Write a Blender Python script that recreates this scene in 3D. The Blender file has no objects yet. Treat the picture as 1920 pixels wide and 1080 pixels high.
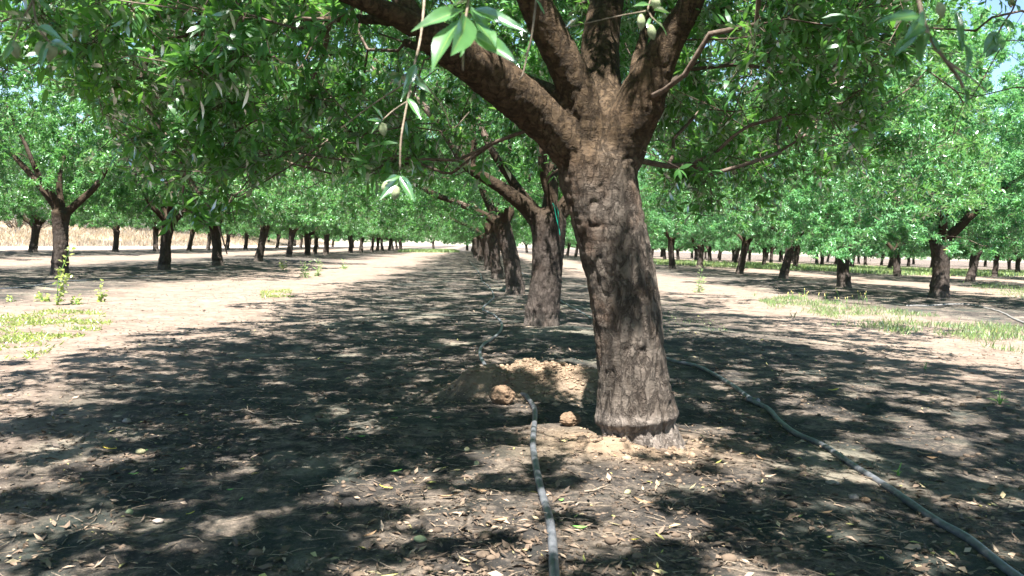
import bpy, math, random
import numpy as np
from mathutils import Vector, Matrix

random.seed(7)
RNG = np.random.default_rng(11)
sc = bpy.context.scene
COL = sc.collection

# ------------------------------------------------------------------ camera
F = 1600.0                      # focal length in photo pixels (photo is 1920 wide)
CAMH = 1.0
cam_d = bpy.data.cameras.new("camera")
cam_d.sensor_width = 36.0
cam_d.lens = 36.0 * F / 1920.0
cam_d.clip_start = 0.05
cam_d.clip_end = 2000
cam_d.dof.use_dof = True
cam_d.dof.focus_distance = 5.5
cam_d.dof.aperture_fstop = 8.0
cam = bpy.data.objects.new("camera", cam_d)
COL.objects.link(cam)
PITCH = math.atan(78 / F)
ROLL = math.atan(0.030)
CM = Matrix.Rotation(math.radians(90) - PITCH, 4, 'X') @ Matrix.Rotation(ROLL, 4, 'Z')
CM.translation = (0, 0, CAMH)
cam.matrix_world = CM
sc.camera = cam
CR = np.array(CM.to_3x3())

# ------------------------------------------------------------------ light
SUN_EL = math.radians(66)
SUN_AZ = math.atan2(-0.16, -0.98)         # direction TO the sun, x then y (behind the camera, to the left)
world = bpy.data.worlds.new("World")
sc.world = world
world.use_nodes = True
wt = world.node_tree
bg = wt.nodes["Background"]
sky = wt.nodes.new("ShaderNodeTexSky")
sky.sky_type = 'NISHITA'
sky.sun_disc = False
sky.sun_elevation = SUN_EL
sky.sun_rotation = SUN_AZ                 # measured from +Y towards +X
sky.air_density = 1.0
sky.dust_density = 0.3
sky.ozone_density = 3.0
wt.links.new(sky.outputs[0], bg.inputs[0])
bg.inputs[1].default_value = 0.064
sun_d = bpy.data.lights.new("sun", 'SUN')
sun_d.energy = 5.0
sun_d.angle = math.radians(0.53)
sun_d.color = (1.0, 0.95, 0.88)
sun = bpy.data.objects.new("sun", sun_d)
COL.objects.link(sun)
to_sun = Vector((math.sin(SUN_AZ) * math.cos(SUN_EL), math.cos(SUN_AZ) * math.cos(SUN_EL), math.sin(SUN_EL)))
sun.rotation_euler = to_sun.to_track_quat('Z', 'Y').to_euler()
sun.location = (0, 0, 30)

sc.view_settings.view_transform = 'Standard'
sc.view_settings.look = 'None'
sc.view_settings.gamma = 1.0
sc.view_settings.use_curve_mapping = False
sc.view_settings.exposure = 2.2
sc.cycles.max_bounces = 5
sc.cycles.diffuse_bounces = 2
sc.cycles.glossy_bounces = 2
sc.cycles.transmission_bounces = 3
sc.cycles.transparent_max_bounces = 4
sc.cycles.use_denoising = True
sc.cycles.sample_clamp_indirect = 6.0

# ------------------------------------------------------------------ numpy noise
def _h(ix, iy, iz, seed):
    n = (ix.astype(np.int64) * 374761393 + iy.astype(np.int64) * 668265263 + iz.astype(np.int64) * 2147483647 + seed * 974711) & 0xffffffff
    n = ((n ^ (n >> 13)) * 1274126177) & 0xffffffff
    n = ((n ^ (n >> 16)) * 2246822519) & 0xffffffff
    n = n ^ (n >> 15)
    return (n & 0xffffff) / float(0xffffff)

def noise3(x, y, z, seed=0):
    x = np.asarray(x, float); y = np.asarray(y, float); z = np.asarray(z, float) + np.zeros_like(x)
    ix, iy, iz = np.floor(x), np.floor(y), np.floor(z)
    fx, fy, fz = x - ix, y - iy, z - iz
    fx, fy, fz = fx * fx * (3 - 2 * fx), fy * fy * (3 - 2 * fy), fz * fz * (3 - 2 * fz)
    r = 0
    for a in (0, 1):
        for b in (0, 1):
            for c in (0, 1):
                w = (fx if a else 1 - fx) * (fy if b else 1 - fy) * (fz if c else 1 - fz)
                r = r + w * _h(ix + a, iy + b, iz + c, seed)
    return r * 2 - 1

def noise2(x, y, seed=0):
    x = np.asarray(x, float); y = np.asarray(y, float)
    ix, iy = np.floor(x), np.floor(y)
    fx, fy = x - ix, y - iy
    fx, fy = fx * fx * (3 - 2 * fx), fy * fy * (3 - 2 * fy)
    z = np.zeros_like(ix)
    a = _h(ix, iy, z, seed); b = _h(ix + 1, iy, z, seed); c = _h(ix, iy + 1, z, seed); d = _h(ix + 1, iy + 1, z, seed)
    return ((a * (1 - fx) + b * fx) * (1 - fy) + (c * (1 - fx) + d * fx) * fy) * 2 - 1

def fbm2(x, y, seed=0, oc=4):
    r = 0; a = 1; s = 0
    for k in range(oc):
        r = r + a * noise2(x * 2 ** k + 17.3 * k, y * 2 ** k - 9.1 * k, seed + k); s += a; a *= 0.5
    return r / s

# ------------------------------------------------------------------ image <-> world
def ray(px, py):
    d = CR @ np.array([(px - 960) / F, -(py - 540) / F, -1.0])
    return d

def gp(px, py):
    d = ray(px, py)
    t = -CAMH / d[2]
    return np.array([d[0] * t, d[1] * t])

def pt(px, py, depth):
    """world point seen at a pixel, at a given distance north of the camera"""
    d = ray(px, py)
    d = d * (depth / d[1])
    return np.array([d[0], d[1], d[2] + CAMH])

MAIN = gp(1203, 842)
SL = -0.053                      # the rows run slightly to the left as they recede
ROW0 = MAIN[0] - SL * MAIN[1]
ROWSP = 10.9
PILE = gp(990, 742)

def height(x, y):
    x = np.asarray(x, float); y = np.asarray(y, float)
    r = np.hypot(x, y)
    near = np.clip(1.6 - r / 14.0, 0, 1)
    h = 0.05 * fbm2(x / 3.1, y / 3.1, 3, 2) + 0.016 * fbm2(x / 0.55, y / 0.55, 9, 3)
    u = (x - SL * y - ROW0) / ROWSP
    du = (u - np.round(u)) * ROWSP
    h = h + 0.05 * np.exp(-(du / 1.4) ** 2) * np.clip((20 - np.abs(x)) / 6 + 1, 0, 1) - 0.03
    cl = np.maximum(0, noise2(x / 0.055, y / 0.055, 31)) ** 1.5 * 0.014 + np.maximum(0, noise2(x / 0.13, y / 0.13, 41) - 0.1) * 0.024 + noise2(x / 0.026, y / 0.026, 51) * .0035
    patch = np.clip(0.5 + 1.2 * fbm2(x / 1.2, y / 1.2, 57, 2), 0.1, 1)
    h = h + near * cl * patch
    # the heap of dug soil across the hose
    def blob(cx, cy, sx, sy, hh, p=1.0):
        q = ((x - cx) / sx) ** 2 + ((y - cy) / sy) ** 2
        return hh * np.exp(-q ** p)
    px_, py_ = PILE
    wx = x + 0.05 * noise2(x / 0.2, y / 0.2, 71); wy = y + 0.05 * noise2(x / 0.2 + 5, y / 0.2, 72)
    q1 = ((wx - px_ - 0.12) / 0.52) ** 2 + ((wy - py_ - 0.22) / 0.24) ** 2
    hp = 0.155 * np.exp(-q1 ** 1.5)
    q2 = ((wx - px_ + 0.32) / 0.20) ** 2 + ((wy - py_ - 0.16) / 0.2) ** 2
    hp = np.maximum(hp, 0.15 * np.exp(-q2 ** 1.6))
    q3 = ((wx - px_ + 0.02) / 0.16) ** 2 + ((wy - py_ - 0.30) / 0.14) ** 2
    hp = np.maximum(hp, 0.175 * np.exp(-q3 ** 1.3))
    hp = hp * (1 + 0.12 * noise2(x / 0.10, y / 0.10, 81) + 0.06 * noise2(x / 0.03, y / 0.03, 82))
    h = h + hp
    h = h - blob(px_ - 0.75, py_ - 0.05, 0.3, 0.25, 0.06)
    # soil swelling round the foot of the nearest trunk
    mx, my = MAIN
    h = h + blob(mx - 0.02, my + 0.05, 0.40, 0.36, 0.022) + blob(mx - 0.20, my - 0.16, 0.17, 0.11, 0.030, 1.4) * (1 + 0.3 * noise2(x / 0.06, y / 0.06, 91))
    return h

def H1(x, y):
    return float(height(np.array([x]), np.array([y]))[0])

# ------------------------------------------------------------------ mesh helpers
def mesh_np(name, V, faces, smooth=False, attrs=None):
    """faces: list of int arrays (n,k); one mesh"""
    me = bpy.data.meshes.new(name)
    V = np.ascontiguousarray(V, dtype=np.float32)
    me.vertices.add(len(V)); me.vertices.foreach_set("co", V.ravel())
    fl = [np.asarray(f, dtype=np.int32) for f in faces if len(f)]
    loops = np.concatenate([f.ravel() for f in fl]).astype(np.int32)
    tot = np.concatenate([np.full(len(f), f.shape[1], np.int32) for f in fl])
    start = np.concatenate([[0], np.cumsum(tot)[:-1]]).astype(np.int32)
    me.loops.add(len(loops)); me.loops.foreach_set("vertex_index", loops)
    me.polygons.add(len(tot))
    me.polygons.foreach_set("loop_start", start)
    me.polygons.foreach_set("loop_total", tot)
    if smooth:
        me.polygons.foreach_set("use_smooth", np.ones(len(tot), bool))
    me.update(calc_edges=True)
    if attrs:
        for k, (dom, arr) in attrs.items():
            a = me.attributes.new(k, 'FLOAT', dom)
            a.data.foreach_set("value", np.ascontiguousarray(arr, dtype=np.float32))
    return me

def obj(name, me, mat=None, parent=None):
    o = bpy.data.objects.new(name, me)
    COL.objects.link(o)
    if mat is not None and me is not None and not me.materials:
        me.materials.append(mat)
    if parent is not None:
        o.parent = parent
    return o

def tag(o, label=None, cat=None, group=None, kind=None):
    if label: o["label"] = label
    if cat: o["category"] = cat
    if group: o["group"] = group
    if kind: o["kind"] = kind
    return o

def empty(name, loc, rz=0.0):
    o = bpy.data.objects.new(name, None)
    o.empty_display_size = 0.2
    COL.objects.link(o)
    o.location = loc
    o.rotation_euler = (0, 0, rz)
    return o

def unit(a):
    return a / np.maximum(np.linalg.norm(a, axis=-1, keepdims=True), 1e-9)

class Geo:
    def __init__(s):
        s.V = []; s.Q = []; s.T = []; s.n = 0
    def add(s, V, Q=None, T=None):
        s.V.append(V)
        if Q is not None and len(Q): s.Q.append(np.asarray(Q) + s.n)
        if T is not None and len(T): s.T.append(np.asarray(T) + s.n)
        s.n += len(V)
    def tube(s, P, R, ns=6, cap=True, ell=None):
        P = np.asarray(P, float); R = np.asarray(R, float); k = len(P)
        T = np.gradient(P, axis=0); T = unit(T)
        ref = np.array([0.31, 0.12, 0.94]) if abs(T[0][2]) < 0.8 else np.array([1.0, 0.1, 0.05])
        X = unit(np.cross(T, ref)); Y = np.cross(T, X)
        a = np.linspace(0, 2 * np.pi, ns, endpoint=False)
        V = P[:, None, :] + R[:, None, None] * (np.cos(a)[None, :, None] * X[:, None, :] + np.sin(a)[None, :, None] * Y[:, None, :])
        V = V.reshape(-1, 3)
        i = np.arange(k - 1)[:, None] * ns; j = np.arange(ns)[None, :]; j2 = (j + 1) % ns
        Q = np.stack([i + j, i + j2, i + ns + j2, i + ns + j], -1).reshape(-1, 4)
        Tt = None
        if cap:
            V = np.vstack([V, P[0] - T[0] * R[0] * 0.4, P[-1] + T[-1] * R[-1] * 0.6])
            c0 = k * ns; c1 = c0 + 1; jj = np.arange(ns); jn = (jj + 1) % ns
            Tt = np.vstack([np.stack([jn, jj, np.full(ns, c0)], -1), np.stack([(k - 1) * ns + jj, (k - 1) * ns + jn, np.full(ns, c1)], -1)])
        s.add(V, Q, Tt)
    def mesh(s, name, smooth=True, attrs=None):
        return mesh_np(name, np.vstack(s.V), ([np.vstack(s.Q)] if s.Q else []) + ([np.vstack(s.T)] if s.T else []), smooth, attrs)

def catmull(P, step):
    P = np.asarray(P, float)
    out = []
    Q = np.vstack([2 * P[0] - P[1], P, 2 * P[-1] - P[-2]])
    for i in range(1, len(Q) - 2):
        p0, p1, p2, p3 = Q[i - 1:i + 3]
        n = max(1, int(np.linalg.norm((p2 - p1)[:3]) / step))
        for t in np.arange(n) / n:
            out.append(0.5 * (2 * p1 + (p2 - p0) * t + (2 * p0 - 5 * p1 + 4 * p2 - p3) * t * t + (3 * p1 - p0 - 3 * p2 + p3) * t ** 3))
    out.append(P[-1])
    return np.array(out)

def leaf_verts(B, D, N, L, W, rich=True, bend=0.25):
    """vectorised lanceolate leaves.  returns V (n*k,3), quads, tris"""
    S = unit(np.cross(D, N)); N = unit(np.cross(S, D))
    n = len(B); L = L[:, None]; W = W[:, None]
    bd = (bend * L) if np.isscalar(bend) else bend[:, None] * L
    if rich:
        def st(t, w, dz):
            return B + D * L * t - N * bd * t * t + S * W * w + N * W * dz
        V = np.stack([st(0, 0, 0), st(.27, -.43, .12), st(.27, .43, .12), st(.62, -.46, .16), st(.62, .46, .16), st(1, 0, 0)], 1).reshape(-1, 3)
        o = np.arange(n)[:, None] * 6
        return V, o + np.array([[1, 2, 4, 3]]), np.vstack([o + np.array([[0, 2, 1]]), o + np.array([[3, 4, 5]])])
    mid = B + D * L * 0.45
    V = np.stack([B, mid + S * W * .55 + N * W * .2 - N * bd * .1, B + D * L - N * bd, mid - S * W * .55 + N * W * .2 - N * bd * .1], 1).reshape(-1, 3)
    o = np.arange(n)[:, None] * 4
    return V, np.zeros((0, 4), int), np.vstack([o + np.array([[0, 1, 2]]), o + np.array([[0, 2, 3]])])

# ------------------------------------------------------------------ materials
def newmat(name):
    m = bpy.data.materials.new(name); m.use_nodes = True
    nt = m.node_tree; nt.nodes.clear()
    return m, nt, nt.nodes.new, nt.links.new

def ramp(nt, pts):
    r = nt.nodes.new("ShaderNodeValToRGB")
    e = r.color_ramp.elements
    while len(e) > 1: e.remove(e[-1])
    e[0].position = pts[0][0]; e[0].color = (*pts[0][1], 1)
    for p, c in pts[1:]:
        k = e.new(p); k.color = (*c, 1)
    return r

def noise_node(nt, vec, scale, detail=4, rough=0.6, dist=0.0):
    n = nt.nodes.new("ShaderNodeTexNoise")
    n.inputs["Scale"].default_value = scale; n.inputs["Detail"].default_value = detail
    n.inputs["Roughness"].default_value = rough; n.inputs["Distortion"].default_value = dist
    if vec is not None: nt.links.new(vec, n.inputs["Vector"])
    return n

def mixc(nt, a, b, fac, mode='MIX'):
    m = nt.nodes.new("ShaderNodeMix"); m.data_type = 'RGBA'; m.blend_type = mode
    for s, v in ((0, fac), (6, a), (7, b)):
        if isinstance(v, (int, float)): m.inputs[s].default_value = v
        elif isinstance(v, tuple): m.inputs[s].default_value = (*v, 1)
        else: nt.links.new(v, m.inputs[s])
    return m.outputs[2]

def mth(nt, op, a, b=None, c=None, clamp=False):
    m = nt.nodes.new("ShaderNodeMath"); m.operation = op; m.use_clamp = clamp
    for i, v in enumerate((a, b, c)):
        if v is None: continue
        if isinstance(v, (int, float)): m.inputs[i].default_value = v
        else: nt.links.new(v, m.inputs[i])
    return m.outputs[0]

def leaf_mat(name, dark, light, trans, tmix=0.4, gloss=0.10, grough=0.38):
    m, nt, N, L = newmat(name)
    at = N("ShaderNodeAttribute"); at.attribute_name = "lv"
    r = ramp(nt, [(0.0, dark), (0.55, light), (0.93, tuple(1.25 * c for c in light)), (0.975, (light[0] * 3.2, light[1] * 1.5, light[2] * .8))])
    L(at.outputs["Fac"], r.inputs[0])
    d = N("ShaderNodeBsdfDiffuse"); L(r.outputs[0], d.inputs[0])
    t = N("ShaderNodeBsdfTranslucent")
    tc = mixc(nt, trans, r.outputs[0], 0.25); L(tc, t.inputs[0])
    mx = N("ShaderNodeMixShader"); mx.inputs[0].default_value = tmix
    L(d.outputs[0], mx.inputs[1]); L(t.outputs[0], mx.inputs[2])
    g = N("ShaderNodeBsdfGlossy"); g.inputs["Roughness"].default_value = grough
    g.inputs[0].default_value = (.9, .95, 1, 1)
    lw = N("ShaderNodeLayerWeight"); lw.inputs[0].default_value = 0.35
    f = mth(nt, 'MULTIPLY_ADD', lw.outputs["Fresnel"], 0.4, gloss * 0.35, True)
    m2 = N("ShaderNodeMixShader"); L(f, m2.inputs[0]); L(mx.outputs[0], m2.inputs[1]); L(g.outputs[0], m2.inputs[2])
    o = N("ShaderNodeOutputMaterial"); L(m2.outputs[0], o.inputs[0])
    return m

M = {}
M['leaf'] = leaf_mat("almond_leaf", (.030, .105, .026), (.062, .185, .044), (.25, .60, .07), .48, .05)
M['leaf_row'] = leaf_mat("almond_leaf_row", (.038, .135, .036), (.078, .235, .064), (.25, .60, .09), .45, .05)  # brightened copy of the leaf, sun on the row crowns put into its colour
M['leaf_sunlit'] = leaf_mat("almond_leaf_sunlit", (.058, .19, .066), (.108, .31, .115), (.28, .64, .14), .45, .06)  # lighter leaf copy: sunlit fronts of the right rows painted in
M['leaf_close'] = leaf_mat("almond_leaf_close", (.04, .13, .035), (.085, .21, .065), (.22, .55, .09), .35, .5, .24)
M['scrub'] = leaf_mat("scrub_leaf", (.14, .15, .12), (.24, .22, .19), (.2, .22, .12), .2, .03)
M['weed'] = leaf_mat("weed_leaf", (.16, .24, .05), (.30, .36, .08), (.45, .6, .10), .4, .05)
M['grass'] = leaf_mat("green_grass", (.12, .22, .07), (.24, .34, .11), (.35, .5, .15), .35, .05)
M['dry'] = leaf_mat("dry_grass", (.36, .29, .20), (.50, .42, .31), (.45, .38, .26), .3, .03)
M['litter'] = None

def bark_mat(name, grey, dark, red, zmix=True, bump=0.5, scale=1.0, pale_k=.8, crk=.75, lk=1.0):
    m, nt, N, L = newmat(name)
    tc = N("ShaderNodeTexCoord")
    mp = N("ShaderNodeMapping"); mp.inputs["Scale"].default_value = (1, 1, .45); L(tc.outputs["Object"], mp.inputs[0])
    n1 = noise_node(nt, mp.outputs[0], 20 * scale, 6, .65, .6)
    n2 = noise_node(nt, tc.outputs["Object"], 3.0, 4, .6, .4)
    mp2 = N("ShaderNodeMapping"); mp2.inputs["Scale"].default_value = (1, 1, 2.4); L(tc.outputs["Object"], mp2.inputs[0])
    n3 = noise_node(nt, mp2.outputs[0], 34 * scale, 5, .7, .3)
    v = N("ShaderNodeTexVoronoi"); v.feature = 'DISTANCE_TO_EDGE'; v.inputs["Scale"].default_value = 19 * scale
    L(mixc(nt, mp.outputs[0], n1.outputs["Color"], 0.12), v.inputs["Vector"])
    crack = mth(nt, 'MULTIPLY', v.outputs["Distance"], 9.0, clamp=True)
    c1 = ramp(nt, [(.30, dark), (.48, tuple(.55 * (a + b) for a, b in zip(grey, dark))), (.62, grey), (.78, tuple(min(.5, 1.35 * g) for g in grey))])
    L(n1.outputs["Fac"], c1.inputs[0])
    col = mixc(nt, c1.outputs[0], red, mth(nt, 'MULTIPLY', ramp_f(nt, n2.outputs["Fac"], .50, .68), .55))
    col = mixc(nt, col, (dark[0] * .55, dark[1] * .5, dark[2] * .5), mth(nt, 'MULTIPLY', mth(nt, 'SUBTRACT', 1.0, ramp_f(nt, crack, 0, .45)), crk))
    col = mixc(nt, col, tuple(min(.55, g * 1.5) for g in grey), mth(nt, 'MULTIPLY', ramp_f(nt, n3.outputs["Fac"], .56, .72), .5))
    if zmix:   # younger, smoother, browner bark on the limbs; pale rootstock below the graft ring
        sx = N("ShaderNodeSeparateXYZ"); L(tc.outputs["Object"], sx.inputs[0])
        up = ramp_f(nt, mth(nt, 'ADD', sx.outputs[2], mth(nt, 'MULTIPLY', n2.outputs["Fac"], .3)), 1.30, 1.70)
        limb = ramp(nt, [(.3, (.028 * lk, .018 * lk, .010 * lk)), (.55, (.078 * lk, .050 * lk, .026 * lk)), (.75, (.130 * lk, .086 * lk, .046 * lk))])
        L(n3.outputs["Fac"], limb.inputs[0])
        col = mixc(nt, col, limb.outputs[0], mth(nt, 'MULTIPLY', up, .85))
        low = mth(nt, 'SUBTRACT', 1.0, ramp_f(nt, mth(nt, 'ADD', sx.outputs[2], mth(nt, 'MULTIPLY', n1.outputs["Fac"], .06)), .16, .215))
        pale = ramp(nt, [(.35, (.10, .08, .066)), (.6, (.25, .215, .19))]); L(n1.outputs["Fac"], pale.inputs[0])
        col = mixc(nt, col, pale.outputs[0], mth(nt, 'MULTIPLY', low, pale_k))
    b = N("ShaderNodeBsdfPrincipled"); L(col, b.inputs["Base Color"]); b.inputs["Roughness"].default_value = .85
    b.inputs["Specular IOR Level"].default_value = .25
    hgt = mth(nt, 'ADD', mth(nt, 'MULTIPLY', n1.outputs["Fac"], .9), mth(nt, 'ADD', mth(nt, 'MULTIPLY', n3.outputs["Fac"], .35), mth(nt, 'MULTIPLY', crack, .45)))
    bp = N("ShaderNodeBump"); bp.inputs["Strength"].default_value = bump; bp.inputs["Distance"].default_value = .02
    L(hgt, bp.inputs["Height"]); L(bp.outputs[0], b.inputs["Normal"])
    o = N("ShaderNodeOutputMaterial"); L(b.outputs[0], o.inputs[0])
    return m

def ramp_f(nt, fac, a, b):
    mr = nt.nodes.new("ShaderNodeMapRange"); mr.inputs[1].default_value = a; mr.inputs[2].default_value = b
    mr.interpolation_type = 'SMOOTHSTEP'
    nt.links.new(fac, mr.inputs[0])
    return mr.outputs[0]

M['bark'] = bark_mat("almond_bark", (.135, .112, .094), (.042, .031, .024), (.105, .062, .040), True, 1.0, 1.0, .8, .55)
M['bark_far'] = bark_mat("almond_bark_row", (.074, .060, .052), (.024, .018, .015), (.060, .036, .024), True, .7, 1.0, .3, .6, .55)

def simple(name, c1, c2, scale=20, rough=.8, bump=.3, spec=.3):
    m, nt, N, L = newmat(name)
    tc = N("ShaderNodeTexCoord")
    n = noise_node(nt, tc.outputs["Object"], scale, 5, .65, .3)
    r = ramp(nt, [(.35, c1), (.65, c2)]); L(n.outputs["Fac"], r.inputs[0])
    b = N("ShaderNodeBsdfPrincipled"); L(r.outputs[0], b.inputs["Base Color"]); b.inputs["Roughness"].default_value = rough
    b.inputs["Specular IOR Level"].default_value = spec
    bp = N("ShaderNodeBump"); bp.inputs["Strength"].default_value = bump; bp.inputs["Distance"].default_value = .01
    L(n.outputs["Fac"], bp.inputs["Height"]); L(bp.outputs[0], b.inputs["Normal"])
    o = N("ShaderNodeOutputMaterial"); L(b.outputs[0], o.inputs[0])
    return m
M['twig'] = simple("twig_bark", (.07, .048, .036), (.17, .13, .105), 30, .8, .3)
M['twig_close'] = simple("close_twig_bark", (.13, .10, .07), (.27, .22, .17), 60, .7, .3)
M['hose'] = simple("black_polyethylene", (.048, .054, .066), (.13, .135, .148), 18, .42, .08, .5)
M['pvc'] = simple("weathered_pipe", (.15, .145, .14), (.25, .24, .23), 12, .5, .05)
M['almond'] = simple("almond_hull", (.20, .24, .13), (.32, .36, .22), 60, .9, .25, .15)
M['almond_old'] = simple("fallen_almond_hull", (.22, .20, .11), (.38, .36, .22), 40, .85, .3, .2)
M['clod'] = simple("dry_soil_clod", (.11, .072, .047), (.20, .14, .095), 60, .95, .6, .1)
M['stone'] = simple("fieldstone", (.18, .15, .13), (.30, .26, .23), 30, .8, .5)
M['twine'] = simple("green_plastic_tape", (.0, .20, .14), (.01, .30, .20), 10, .5, .1)
M['leaf_dead'] = simple("dead_leaf", (.22, .13, .07), (.42, .29, .18), 15, .8, .2)
M['leaf_yellow'] = simple("yellow_leaf", (.45, .36, .05), (.6, .5, .12), 25, .6, .2)
M['leaf_fallen'] = simple("fallen_green_leaf", (.10, .24, .05), (.18, .36, .10), 40, .5, .2)
M['flower'] = simple("weed_seed_head", (.55, .45, .12), (.7, .6, .3), 40, .8, .1)

def litter_mat():
    m, nt, N, L = newmat("leaf_litter")
    at = N("ShaderNodeAttribute"); at.attribute_name = "lv"
    r = ramp(nt, [(0, (.035, .027, .02)), (.4, (.085, .058, .04)), (.75, (.17, .12, .085)), (.94, (.34, .26, .19)), (.992, (.33, .32, .09))])
    L(at.outputs["Fac"], r.inputs[0])
    b = N("ShaderNodeBsdfPrincipled"); L(r.outputs[0], b.inputs["Base Color"]); b.inputs["Roughness"].default_value = .7
    o = N("ShaderNodeOutputMaterial"); L(b.outputs[0], o.inputs[0])
    return m
M['litter'] = litter_mat()

def ground_mat():
    m, nt, N, L = newmat("orchard_soil")
    tc = N("ShaderNodeTexCoord"); P = tc.outputs["Object"]
    sx = N("ShaderNodeSeparateXYZ"); L(P, sx.inputs[0])
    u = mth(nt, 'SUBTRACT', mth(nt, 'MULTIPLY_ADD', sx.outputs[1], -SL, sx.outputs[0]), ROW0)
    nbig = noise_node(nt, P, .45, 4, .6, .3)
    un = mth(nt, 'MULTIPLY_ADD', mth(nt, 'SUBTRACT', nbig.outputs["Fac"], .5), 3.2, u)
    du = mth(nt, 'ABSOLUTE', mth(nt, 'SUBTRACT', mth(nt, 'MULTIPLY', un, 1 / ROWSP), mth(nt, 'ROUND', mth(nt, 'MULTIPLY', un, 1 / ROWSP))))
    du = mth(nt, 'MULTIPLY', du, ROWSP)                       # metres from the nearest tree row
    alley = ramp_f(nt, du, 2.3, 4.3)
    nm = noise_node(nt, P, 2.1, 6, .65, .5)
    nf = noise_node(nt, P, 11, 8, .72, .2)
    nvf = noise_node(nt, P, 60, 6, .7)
    # irrigated strip: dark soil with algae, tree shade painted in, pale dried crust patches
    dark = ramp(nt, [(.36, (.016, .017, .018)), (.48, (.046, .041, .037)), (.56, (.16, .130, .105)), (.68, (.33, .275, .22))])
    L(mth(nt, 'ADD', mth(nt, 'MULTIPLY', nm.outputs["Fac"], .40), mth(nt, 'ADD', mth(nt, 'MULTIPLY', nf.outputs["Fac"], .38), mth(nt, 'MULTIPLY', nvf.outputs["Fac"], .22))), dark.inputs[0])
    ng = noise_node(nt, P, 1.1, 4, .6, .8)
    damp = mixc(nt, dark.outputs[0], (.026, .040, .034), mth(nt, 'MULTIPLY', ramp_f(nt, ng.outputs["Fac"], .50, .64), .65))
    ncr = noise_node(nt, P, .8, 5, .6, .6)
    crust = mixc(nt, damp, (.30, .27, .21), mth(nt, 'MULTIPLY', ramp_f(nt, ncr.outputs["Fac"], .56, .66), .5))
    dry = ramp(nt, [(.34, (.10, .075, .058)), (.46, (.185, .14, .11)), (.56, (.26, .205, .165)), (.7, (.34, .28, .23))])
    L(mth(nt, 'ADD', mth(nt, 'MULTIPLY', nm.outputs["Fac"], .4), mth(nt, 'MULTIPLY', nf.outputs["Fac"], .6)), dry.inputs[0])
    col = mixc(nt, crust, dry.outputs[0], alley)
    # soil thrown up in the heap and around the trunk is pale brown
    at = N("ShaderNodeAttribute"); at.attribute_name = "dug"
    heap = ramp(nt, [(.35, (.22, .155, .105)), (.65, (.34, .255, .175))]); L(nf.outputs["Fac"], heap.inputs[0])
    col = mixc(nt, col, heap.outputs[0], at.outputs["Fac"])
    # litter flecks
    fl = ramp_f(nt, nvf.outputs["Fac"], .60, .70)
    col = mixc(nt, col, (.33, .25, .18), mth(nt, 'MULTIPLY', fl, .45))
    # dirt road on the far left is paler
    road = ramp_f(nt, mth(nt, 'MULTIPLY', u, -1.0), 25.0, 27.0)
    col = mixc(nt, col, (.42, .36, .31), mth(nt, 'MULTIPLY', road, .8))
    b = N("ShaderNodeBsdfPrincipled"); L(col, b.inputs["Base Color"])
    b.inputs["Roughness"].default_value = .9; b.inputs["Specular IOR Level"].default_value = .2
    bp = N("ShaderNodeBump"); bp.inputs["Strength"].default_value = 1.0; bp.inputs["Distance"].default_value = .035
    L(mth(nt, 'ADD', nf.outputs["Fac"], mth(nt, 'MULTIPLY', nvf.outputs["Fac"], .35)), bp.inputs["Height"])
    L(bp.outputs[0], b.inputs["Normal"])
    o = N("ShaderNodeOutputMaterial"); L(b.outputs[0], o.inputs[0])
    return m

# ------------------------------------------------------------------ ground
def build_ground():
    r = [0.25]
    while r[-1] < 16: r.append(r[-1] * 1.0065 + .0012)
    while r[-1] < 900: r.append(r[-1] * 1.04)
    r = np.array(r)
    a = np.concatenate([np.linspace(-40, 40, 620), np.linspace(40, 320, 90)[1:-1]])
    a = np.radians(a)
    R, A = np.meshgrid(r, a, indexing='ij')
    X = R * np.sin(A); Y = R * np.cos(A)
    Z = height(X, Y)
    fade = np.clip((R - 120) / 100, 0, 1)
    Z = Z * (1 - fade)
    ne, na = len(r), len(a)
    V = np.stack([X, Y, Z], -1).reshape(-1, 3)
    V = np.vstack([V, [0, 0, H1(0, 0)]])
    i = np.arange(ne - 1)[:, None] * na; j = np.arange(na)[None, :]; j2 = (j + 1) % na
    Q = np.stack([i + j2, i + j, i + na + j, i + na + j2], -1).reshape(-1, 4)
    jj = np.arange(na); T = np.stack([jj, (jj + 1) % na, np.full(na, ne * na)], -1)
    dug = np.exp(-((((V[:, 0] - PILE[0] - .08) / .62) ** 2 + ((V[:, 1] - PILE[1] - .18) / .36) ** 2)) ** 1.6)
    dug = np.maximum(dug, .8 * np.exp(-((((V[:, 0] - MAIN[0] + .08) / .5) ** 2 + ((V[:, 1] - MAIN[1] + .05) / .4) ** 2)) ** 1.3))
    n = fbm2(V[:, 0] / .3, V[:, 1] / .3, 5, 3)
    dug = np.clip(dug * (1 + n), 0, 1)
    me = mesh_np("ground", V, [Q, T], True, {"dug": ('POINT', dug)})
    o = obj("ground", me, ground_mat())
    tag(o, kind="structure", label="orchard floor of damp, shade-darkened soil under the trees and pale dry soil in the alleys")
build_ground()

# ------------------------------------------------------------------ tree generator
def fibdirs(n, rng):
    return unit(rng.normal(size=(n, 3)))

class Skel:
    """scaffold limbs (given) plus branches grown to attractor points"""
    def __init__(s):
        s.P = []; s.par = []; s.L = []; s.fix = []; s.dir = []
    def node(s, p, par, r=0):
        p = np.asarray(p, float)
        s.P.append(p); s.par.append(par)
        if par < 0:
            s.L.append(0.0); s.dir.append(np.array([0, 0, 1.0]))
        else:
            d = p - s.P[par]; l = np.linalg.norm(d)
            s.L.append(s.L[par] + l); s.dir.append(d / max(l, 1e-6))
        s.fix.append(r)
        return len(s.P) - 1

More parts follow.
